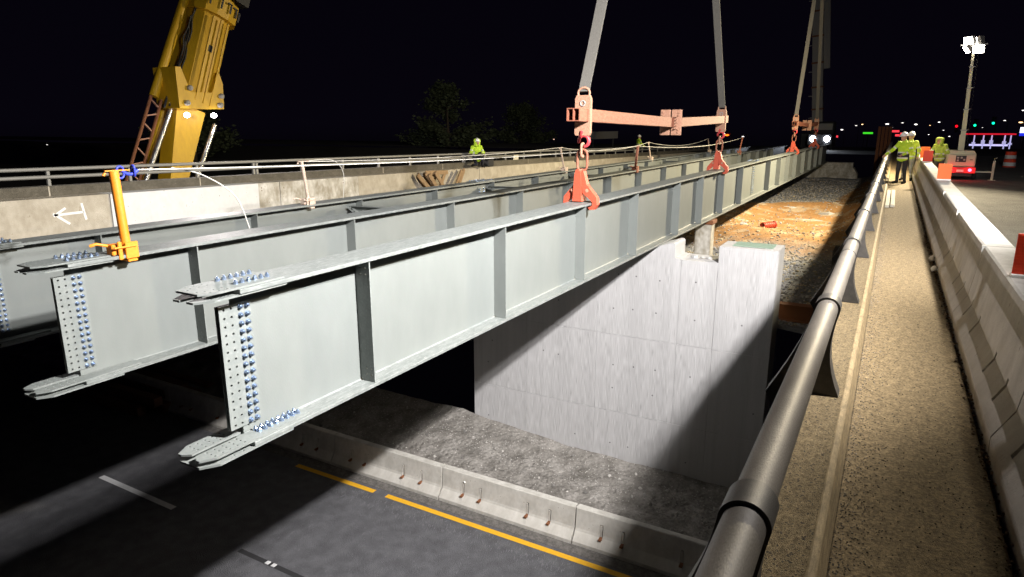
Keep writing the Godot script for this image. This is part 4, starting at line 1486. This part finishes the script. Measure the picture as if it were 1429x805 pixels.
func people() -> void:
	var stand := [[Vector3(-.12, .5, .02), Vector3(-.14, .09, -.02), Vector3(-.17, .04, .17)], [Vector3(.12, .5, .04), Vector3(.15, .09, .0), Vector3(.19, .04, .19)]]
	person("worker with white helmet and navy-bottomed lime jacket standing by the pipe railing", Vector3(.3, 0, -27.6), -.55, {"legs": stand, "navy": true, "pants": Color(.022, .02, .02),
		"arms": [[Vector3(-.36, 1.16, .1), Vector3(-.46, 1.0, .3)], [Vector3(.3, 1.14, .05), Vector3(.12, 1.02, .24)]], "nod": Vector3(-.03, -.01, .02)})
	person("worker with white helmet and grey banded trousers standing behind the navy-bottomed jacket", Vector3(.5, 0, -29.3), -.2, {"legs": stand, "legband": true, "pants": Color(.3, .29, .24), "jacket": Color(.5, .62, .05),
		"arms": [[Vector3(-.3, 1.14, .03), Vector3(-.22, .98, .22)], [Vector3(.3, 1.12, -.02), Vector3(.3, .9, .12)]]})
	person("hooded worker in lime rain jacket looking down beside the small lighting tower", Vector3(1.62, -.15, -32.0), -.5, {"legs": stand, "hood": true, "helmet": false, "pants": Color(.09, .075, .06), "jacket": Color(.38, .48, .06), "lean": Vector3(0, -.02, .1), "nod": Vector3(0, -.05, .08),
		"arms": [[Vector3(-.33, 1.13, .1), Vector3(-.12, 1.0, .34)], [Vector3(.33, 1.13, .1), Vector3(.1, 1.0, .34)]]})
	var kneel := [[Vector3(-.14, .16, .38), Vector3(-.14, .1, -.05), Vector3(-.15, .06, -.2)], [Vector3(.15, .42, .42), Vector3(.15, .1, .34), Vector3(.16, .05, .54)]]
	var k := person("hooded worker in lime jacket and black trousers kneeling on the older bridge ledge", Vector3(-16.12, .215, -25.3), .95, {"legs": kneel, "hip": .42, "hood": true, "navy": true, "pants": Color(.012, .012, .02), "lean": Vector3(0, 0, .06), "nod": Vector3(0, -.02, .04),
		"arms": [[Vector3(-.3, .66, .12), Vector3(-.08, .62, .32)], [Vector3(.3, .64, .14), Vector3(.1, .66, .34)]], "glove": Color(.03, .03, .03)})
	k.set_meta("label", "hooded worker in lime jacket and black trousers kneeling on the older bridge ledge")
	person("standing worker with white helmet and lime vest behind the thin post on the rear girder", Vector3(-16.95, -.4, -49.5), 2.4, {"legs": stand, "pants": Color(.03, .03, .05), "arms": [[Vector3(-.34, 1.15, .05), Vector3(-.42, 1.0, .26)], [Vector3(.32, 1.14, .05), Vector3(.2, 1.0, .26)]]})
	var st := S()
	cbox(st, Vector3(0, .17, 0), Vector3(.4, .34, .5), .03)
	var bag := thing("tool_bag", "black tool bag beside the kneeling worker on the older bridge", "bag", Vector3(-16.15, .21, -26.3))
	obj("bag_body", st, M.black, bag)
	st = S()
	tube(st, [Vector3(0, .3, -.15), Vector3(0, .42, -.08), Vector3(0, .42, .08), Vector3(0, .3, .15)], .015, 6)
	obj("handle", st, M.rubber, bag)

func cranes() -> void:
	# telescopic crane behind the older bridge; boom leans away along -z
	var c := thing("mobile_crane", "big yellow telescopic crane boom with two bright work lamps behind the older bridge", "crane", Vector3(-24.6, -2.6, -15.3))
	var ax := Vector3(0, 6.7, -2.55).normalized()
	var W := Vector3(0, 0, -1)          # across the boom as the work site sees it
	W = (W - ax * W.dot(ax)).normalized()
	var D := Vector3(1, 0, 0)
	var at := func(h): return ax * (h / ax.y)
	var st := S()
	# outer boom: rounded box section
	var sec := []
	for q in [[-.9, -.5], [-.9, .5], [-.68, .86], [-.25, 1.0], [.25, 1.0], [.68, .86], [.9, .5], [.9, -.5], [.5, -.9], [-.5, -.9]]:
		sec.append(Vector2(q[0], q[1]) * .84)
	var shift := W * .0
	extrude(st, sec, at.call(5.6) + shift, W, D, -11.0 if W.cross(D).dot(ax) < 0 else 11.0)
	obj("boom", st, M.crane, c)
	st = S()
	for q in [-.35, .0, .3]:
		var o: Vector3 = at.call(5.55) + shift + W * q + D * 1.0
		box(st, o + ax * 1.6, Vector3(.05, 3.4, .05), Basis(W, ax, W.cross(ax)))
	obj("boom_rib", st, M.crane, c)
	# collar near the top with black slots
	st = S()
	var big := []
	for p in sec: big.append(p * 1.22)
	extrude(st, big, at.call(8.75) + shift, W, D, -.75 if W.cross(D).dot(ax) < 0 else .75)
	var col := obj("boom_collar", st, M.crane, c)
	for q in [-.62, -.2, .2, .55, .85]:
		st = S()
		var dd := 1.125 if absf(q) < .3 else 1.0
		if q > .8: dd = .78
		box(st, at.call(8.75) + shift + ax * .42 + W * q + D * dd, Vector3(.07, .36, .03), Basis(W, ax, W.cross(ax)))
		box(st, at.call(8.75) + shift + ax * .6 + W * (q - .07) + D * dd, Vector3(.2, .06, .03), Basis(W, ax, W.cross(ax)))
		obj("slot", st, M.black, col)
	st = S()
	extrude(st, [Vector2(-1.0, -1), Vector2(1.02, -1), Vector2(1.02, 1.02), Vector2(-1.0, 1.02)], at.call(9.62) + shift, W, D, -.5 if W.cross(D).dot(ax) < 0 else .5)
	obj("boom_end_band", st, M.black, c)
	# bearing box at the foot of the outer boom
	st = S()
	extrude(st, [Vector2(-.95, 0), Vector2(1.0, 0), Vector2(1.05, .95), Vector2(.93, 1.4), Vector2(.5, .62), Vector2(-.4, .6), Vector2(-.72, 1.5), Vector2(-.95, 1.5)], at.call(5.25) + D * -.35, Vector3(0, 0, -1), Vector3.UP, 1.35)
	obj("bearing_box", st, M.crane, c)
	# slim foot of the boom running down behind the parapet
	st = S()
	var foot: Vector3 = at.call(.0)
	var head: Vector3 = at.call(5.3) + shift
	for s in [0]:
		var p := [foot + W * .15 - D * .4, foot + W * .42 - D * .4, foot + W * .42 + D * .4, foot + W * .15 + D * .4]
		var q := [head + W * -.65 - D * .4, head + W * .58 - D * .4, head + W * .58 + D * .4, head + W * -.65 + D * .4]
		for i in 4:
			var j := (i + 1) % 4
			quad(st, p[i], p[j], q[j], q[i])
	obj("boom_foot", st, M.crane, c)
	# lift cylinder rods
	for q in [[-1.12, 5.1], [.82, 5.1]]:
		st = S()
		tube(st, [at.call(0.0) + W * (q[0] - .2) + D * .2, at.call(q[1]) + W * (q[0] + .42) + D * .2], .1, 12)
		obj("cylinder_rod", st, M.chrome, c)
	# side tube and lattice of the guying frame
	st = S()
	tube(st, [at.call(5.2) + W * -1.35, at.call(9.2) + W * -1.0], .17, 12)
	obj("side_tube", st, M.crane, c)
	st = S()
	tube(st, [at.call(4.9) + W * -1.05 + D * .3, at.call(9.6) + W * -.62 + D * .3], .045, 8)
	tube(st, [at.call(9.2) + W * -1.1, at.call(11.2) + W * -.75], .26, 8)
	obj("hose", st, M.black, c)
	st = S()
	var lat := S()
	for k in 2:
		tube(st, [at.call(.2) + W * (-1.75 + k * .5), at.call(5.2) + W * (-1.45 + k * .42)], .06, 8)
	obj("guy_frame", st, M.rust, c)
	for k in 11:
		var h := .4 + k * .45
		var a: Vector3 = at.call(h) + W * (-1.72 + h * .05)
		box(lat, a + W * .2 + ax * .1, Vector3(.42, .05, .06), Basis(W, ax, W.cross(ax)) * Basis(Vector3.BACK, .5 if k % 2 else -.5))
	obj("guy_lacing", lat, M.primerpale, c)
	st = S()
	tube(st, [at.call(.0) + W * -.85 - D * .5, at.call(5.0) + W * -.55 - D * .5], .14, 10)
	obj("side_strut", st, M.crane, c)
	for q in [[-.78, 5.3, 9.4, .03], [-.86, 5.6, 9.0, .022], [-.95, 5.0, 8.4, .03]]:
		st = S()
		var hosep := []
		for i in 9:
			var f := i / 8.0
			hosep.append(at.call(lerpf(q[1], q[2], f)) + W * (q[0] + .05 * sin(i * 1.9)) + D * (.45 + .08 * sin(i * 2.7)))
		tube(st, hosep, q[3], 6)
		obj("hose", st, M.black, c)
	for q in [[-.75, 6.0], [.7, 5.75], [-.72, 5.45], [.74, 5.4]]:
		st = S()
		lathe(st, [Vector2(.1, 0), Vector2(.1, .12), Vector2(.05, .16), Vector2(0, .16)], at.call(q[1]) + Vector3(0, 0, -q[0]) + D * 1.0, 10, Basis(Vector3.BACK, -PI / 2))
		obj("pin", st, M.cranegrey, c)
	st = S()
	box(st, at.call(7.5) + W * -.1 + D * .845, Vector3(.16, .26, .02), Basis(W, ax, W.cross(ax)))
	obj("marking_plate", st, M.black, c)
	for q in [-.62, .55]:
		st = S()
		var o: Vector3 = at.call(5.0) + Vector3(0, 0, -q) + D * 1.05
		lathe(st, [Vector2(.0, -.1), Vector2(.09, -.06), Vector2(.11, 0), Vector2(.09, .06), Vector2(0, .1)], o, 14)
		obj("work_lamp", st, glow(Color(1, .97, 1), 25.0), c)
		var l := SpotLight3D.new()
		l.name = "work_beam"
		l.light_color = Color(1, .96, .95)
		l.light_energy = 45
		l.light_size = .08
		l.spot_angle = 70
		l.spot_angle_attenuation = 1.0
		l.spot_range = 80
		l.shadow_enabled = true
		c.add_child(l, true)
		l.position = o + D * .25
		l.rotation = Vector3(-.5, -PI / 2, 0)
	st = S()
	cbox(st, Vector3(0, .3, 2.2), Vector3(3, 2.2, 7), .1)
	obj("upper_works", st, M.crane, c)
	st = S()
	cbox(st, Vector3(0, -1.2, 1), Vector3(3, 1, 14), .1)
	obj("carrier", st, M.black, c)
	c.position.y = -2.6
	# far crane with a grey boom
	var f := thing("far_crane", "tall dim grey crane boom rising behind the second spreader bar", "crane", Vector3(-7.1, gy(-78) , -78))
	st = S()
	var dir := Vector3(-.09, 1, .02).normalized()
	var bs := Basis(Quaternion(Vector3.UP, dir))
	box(st, dir * 9, Vector3(1.0, 18, 1.0), bs)
	obj("boom", st, M.cranegrey, f)
	st = S()
	box(st, dir * 13.5 + Vector3(.85, 0, .2), Vector3(.6, 11, .6), bs)
	obj("luffing_jib", st, M.cranegrey, f)
	for h in [4.0, 6.2, 8.6, 11.2, 13.6, 15.5]:
		st = S()
		box(st, dir * (h - .9) + Vector3(-.62, 0, .2), Vector3(.5, .08, .1), bs)
		obj("boom_bracket", st, M.cranegrey, f)
		st = S()
		box(st, dir * h, Vector3(1.15, .16, 1.15), bs)
		obj("boom_band", st, M.rust, f)
	st = S()
	cbox(st, Vector3(0, .8, 0), Vector3(3, 1.6, 5), .1)
	obj("upper_works", st, M.black, f)

func leafy(label: String, at: Vector3, h: float, rad: float, sd: int) -> void:
	var t := thing("tree", label, "tree", at, 0, "dim trees behind the older bridge")
	var r := RandomNumberGenerator.new()
	r.seed = sd
	var st := S()
	tube(st, [Vector3.ZERO, Vector3(.1, h * .4, 0), Vector3(0, h * .9, .1)], [.28, .2, .04], 8)
	var tips := []
	for i in 34:
		var f := r.randf_range(.22, .95)
		var a := r.randf() * TAU
		var l := rad * (1.15 - f) * r.randf_range(.6, 1.1)
		var b := Vector3(0, h * f, 0)
		var e := b + Vector3(cos(a) * l, l * .3, sin(a) * l)
		tube(st, [b, e], [.06, .015], 5)
		tips.append([b, e])
	obj("trunk", st, M.bark, t)
	st = S()
	for tp in tips:
		for i in 240:
			var p: Vector3 = tp[0].lerp(tp[1], r.randf_range(.3, 1.1)) + Vector3(r.randfn(0, .4), r.randfn(0, .3), r.randfn(0, .4))
			var b := Basis.from_euler(Vector3(r.randf() * TAU, r.randf() * TAU, 0)) * r.randf_range(.12, .26)
			tri(st, p + b.x, p + b.z * .6, p - b.x)
			tri(st, p - b.x, p - b.z * .6, p + b.x)
	obj("crown", st, M.leaf, t)

func street_lamp(label: String, at: Vector3, c: Color, e: float, s: float) -> void:
	var g := gy(at.z)
	var t := thing("street_lamp", label, "street lamp", Vector3(at.x, g, at.z), 0, "distant street lamps")
	var st := S()
	var h := at.y - g
	tube(st, [Vector3(.8, 0, 0), Vector3(.8, h + .2, 0), Vector3(.6, h + .3, 0), Vector3(0, h + .25, 0)], .07, 6)
	obj("pole", st, M.dark, t)
	st = S()
	lathe(st, [Vector2(0, -.3), Vector2(.6, -.15), Vector2(.75, 0), Vector2(.5, .12), Vector2(0, .2)], Vector3(0, h, 0), 12, Basis().scaled(Vector3(s, s, s)))
	obj("lamp_head", st, glow(c, e), t)

func background() -> void:
	leafy("broad dim tree behind the kneeling worker", Vector3(-46, -3.0, -66), 9.6, 5.6, 3)
	leafy("lower dim tree behind the second rail joint, nearer the sign board", Vector3(-46, -3.2, -84), 8.2, 5.4, 4)
	leafy("faint tree far behind the yellow crane", Vector3(-62, -3.0, -44), 8.5, 5.0, 5)
	# sign board frame behind the older bridge
	var sb := thing("sign_board", "blank grey sign board on two legs behind the older bridge", "sign", Vector3(-26.5, -1.6, -66.5), 0)
	var st := S()
	cbox(st, Vector3(0, 2.75, 0), Vector3(.1, .75, 7.6), .01)
	obj("board", st, M.cranegrey, sb)
	for s in [-1, 1]:
		st = S()
		box(st, Vector3(-.1, 1.4, s * 2.8), Vector3(.12, 2.8, .12))
		obj("leg", st, M.dark, sb)
	# street lamps
	var W := Color(1, .97, .95)
	var n := 0
	var txt := ["beside the far crane", "over the green shop sign", "beside the lamp over the green shop sign", "behind the dark piles", "just behind the helmet of the railing worker", "above the railing worker", "between the workers", "over the hooded worker", "beside the small lighting tower mast", "low behind the hooded worker", "low beside the red panel", "by the green signals", "over the canopy end", "below the green signals", "high above the canopy end", "low beside the tower trailer"]
	for q in [[-15.3, 1.2, .7], [-11.4, 2.9, 1.0], [-9.7, 2.3, .6], [-2.9, 3.1, 1.0], [-1.5, 2.3, .6], [1.15, 2.7, .8], [4.7, 3.1, .8], [8.4, 2.7, .6], [10.6, 2.9, .7], [12.0, 1.4, .5], [8.4, 0, .45], [26.5, 3.4, .7], [30.3, 3.8, 1.0], [21.5, 1.8, .5], [30.3, 6.4, .6], [13.7, -.2, .5]]:
		street_lamp("distant white street lamp " + txt[n], Vector3(q[0] * (1.0 + .06 * sin(n * 2.3)), q[1] + .5 * sin(n * 4.1), -240 * (1.0 + .06 * sin(n * 2.3))), W if n % 5 != 2 else Color(1, .8, .55), [3.0, 1.2, 4.0, 2.0][n % 4], q[2] * [.75, .5, .6][n % 3])
		n += 1
	street_lamp("distant orange lamp beyond the far end of the rear girders", Vector3(-27.5, .55, -130), Color(1, .32, .06), 6.0, .55)
	street_lamp("small white lamp beside the distant orange lamp", Vector3(-24.6, .3, -130), W, 2.0, .3)
	street_lamp("small lamp between the dim trees and the sign board", Vector3(-73, -.9, -150), Color(1, .8, .7), 1.5, .3)
	street_lamp("tiny lamp glimmering past the left of the yellow crane", Vector3(-98, -.3, -48), W, 1.5, .14)
	# traffic signals on poles
	n = 0
	for q in [[12.6, 2.2, Color(1, .05, .12), "red"], [16.3, 2.4, Color(.05, 1, .65), "green"], [19.9, 2.9, Color(.05, .95, .7), "green"]]:
		var t := thing("traffic_signal", ["distant traffic signal showing red", "distant traffic signal showing green next to the red one", "distant traffic signal showing green nearer the canopy sign"][n], "traffic signal", Vector3(q[0], gy(-200), -200), 0, "distant traffic signals")
		n += 1
		var h: float = q[1] - gy(-200)
		st = S()
		cbox(st, Vector3(0, h - (.0 if q[3] == "green" else .8) + .4, 0), Vector3(.7, 2.2, .4), .05)
		tube(st, [Vector3(.6, 0, -.2), Vector3(.6, h + 1.4, -.2), Vector3(0, h + 1.4, -.2)], .08, 6)
		obj("signal_case", st, M.dark, t)
		st = S()
		lathe(st, [Vector2(.28, 0), Vector2(.24, .12), Vector2(0, .18)], Vector3(0, h, .2), 14, Basis(Vector3.RIGHT, PI / 2))
		obj("signal_lens", st, glow(q[2], 2.0), t)
	# filling station canopy
	var cz := -170.0
	var g := gy(cz)
	var fs := thing("station_canopy", "distant station canopy with a pink-red lit band over white lit columns", "canopy", Vector3(16.8, g, cz))
	st = S()
	bx(st, -4.4, 4.3, 3.2, 3.45, -4, 0)
	obj("lit_band", st, glow(Color(.9, .12, .2), .7), fs)
	for x in [-2.6, -1.0, .4, 2.6, 3.6]:
		st = S()
		cbox(st, Vector3(x, 1.55, -1), Vector3(.22, 3.1, .3), .05)
		bx(st, x - .35, x + .28, 1.2, 1.8 + .3 * sin(x * 5), -.9, -.6)
		obj("column", st, glow(Color(.8, .8, 1), .5), fs)
	st = S()
	bx(st, -3.2, 3.4, .9, 1.25, -3, -2)
	obj("lit_counter", st, glow(Color(.8, .82, 1), .7), fs)
	var sg := thing("station_sign", "distant white and blue lit sign at the end of the station canopy", "sign", Vector3(22.3, gy(-170), -170))
	st = S()
	bx(st, -.7, .9, 3.6, 4.7, -.3, 0)
	obj("face", st, glow(Color(.9, .92, 1), 1.6), sg)
	st = S()
	bx(st, -.7, .9, 3.0, 3.58, -.3, 0)
	obj("blue_band", st, glow(Color(.15, .2, .9), .8), sg)
	st = S()
	bx(st, -.15, .15, 0, 3, -.3, -.1)
	obj("post", st, M.dark, sg)
	var sh := thing("shop_sign", "distant lit green shop sign", "sign", Vector3(-6.5, gy(-200), -200))
	st = S()
	bx(st, -1.2, 1.1, 3.9, 4.35, -.2, 0)
	obj("face", st, glow(Color(.3, 1, .2), .6), sh)
	st = S()
	bx(st, -.1, .1, 0, 3.9, -.2, -.05)
	obj("post", st, M.dark, sh)
	n = 0
	for q in [[-.3, 4.6, .8, "upper"], [1.5, 4.0, .7, "lower"], [.2, 3.6, .5, "smallest"], [-14.0, 3.2, .5, "lone far"]]:
		var s2 := thing("lit_sign", "distant %s pink-red lit sign" % q[3], "sign", Vector3(q[0], gy(-200), -200), 0, "distant red signs")
		st = S()
		bx(st, -q[2], q[2], q[1] - .25, q[1] + .25, -.2, 0)
		obj("face", st, glow(Color(1, .25, .3), 1.0), s2)
		st = S()
		bx(st, -.08, .08, 0, q[1] - .25, -.2, -.05)
		obj("post", st, M.dark, s2)
	# truck facing us with its headlights on
	var tk := thing("truck", "dark truck with two blazing headlights at the far end of the girders", "truck", Vector3(-6.45, gy(-72), -72))
	st = S()
	cbox(st, Vector3(0, 1.0, -1.2), Vector3(2.2, 1.1, 2.2), .08)
	obj("bonnet", st, M.dark, tk)
	st = S()
	cbox(st, Vector3(0, 1.9, -2.6), Vector3(2.2, 1.6, 1.6), .12)
	obj("cab", st, M.dark, tk)
	st = S()
	bx(st, -.9, .9, 1.9, 2.5, -1.79, -1.76)
	obj("windscreen", st, M.cranegrey, tk)
	for s in [-1, 1]:
		st = S()
		lathe(st, [Vector2(.27, 0), Vector2(.22, .1), Vector2(0, .14)], Vector3(s * .62, 1.05, -.1), 14, Basis(Vector3.RIGHT, PI / 2))
		obj("headlight", st, glow(Color(.92, .95, 1), 40.0), tk)
		var w := S()
		lathe(w, [Vector2(.0, -.15), Vector2(.45, -.15), Vector2(.5, -.1), Vector2(.5, .1), Vector2(.45, .15), Vector2(0, .15)], Vector3(s * .95, .5, -1.2), 20, Basis(Vector3.BACK, PI / 2))
		obj("wheel", w, M.rubber, tk)
		var l := SpotLight3D.new()
		l.name = "headlight_beam"
		l.light_color = Color(.9, .94, 1)
		l.light_energy = 5
		l.spot_angle = 35
		l.spot_angle_attenuation = 1.0
		l.spot_range = 80
		l.light_size = .1
		l.shadow_enabled = true
		tk.add_child(l, true)
		l.position = Vector3(s * .62, 1.05, .15)
		l.rotation = Vector3(-.06, PI, 0)
	# steel piles at the end of the rail
	for k in 4:
		st = S()
		var x := -1.15 + k * .24
		bx(st, -.1, .1, 0, 5.2, -.01, .01)
		bx(st, -.1, -.085, 0, 5.2, -.1, .1)
		bx(st, .085, .1, 0, 5.2, -.1, .1)
		tag(obj("steel_pile", st, M.rust, self, Vector3(x, -3.2, -58.5 - k * .3)), ["dark rusty steel pile nearest the girders at the end of the railing", "second dark steel pile from the girders", "third dark steel pile from the girders", "dark steel pile nearest the railing end"][k], "pile", "row of steel piles")
	# traffic drum
	var d := thing("traffic_drum", "orange and white striped traffic drum standing on the dark roadway", "traffic drum", Vector3(5.5, -.15 - .2, -45))
	for k in 5:
		st = S()
		var y := .08 + k * .19
		lathe(st, [Vector2(.3 - k * .012, y), Vector2(.295 - k * .012, y + .185), Vector2(.27 - k * .012, y + .19)], Vector3.ZERO, 18)
		obj("band", st, M.panelred if k % 2 == 0 else M.whitepaint, d)
	st = S()
	lathe(st, [Vector2(.42, 0), Vector2(.42, .05), Vector2(.3, .08), Vector2(0, .08)], Vector3.ZERO, 18)
	lathe(st, [Vector2(.245, 1.02), Vector2(.2, 1.05), Vector2(0, 1.06)], Vector3.ZERO, 18)
	obj("base", st, M.rubber, d)
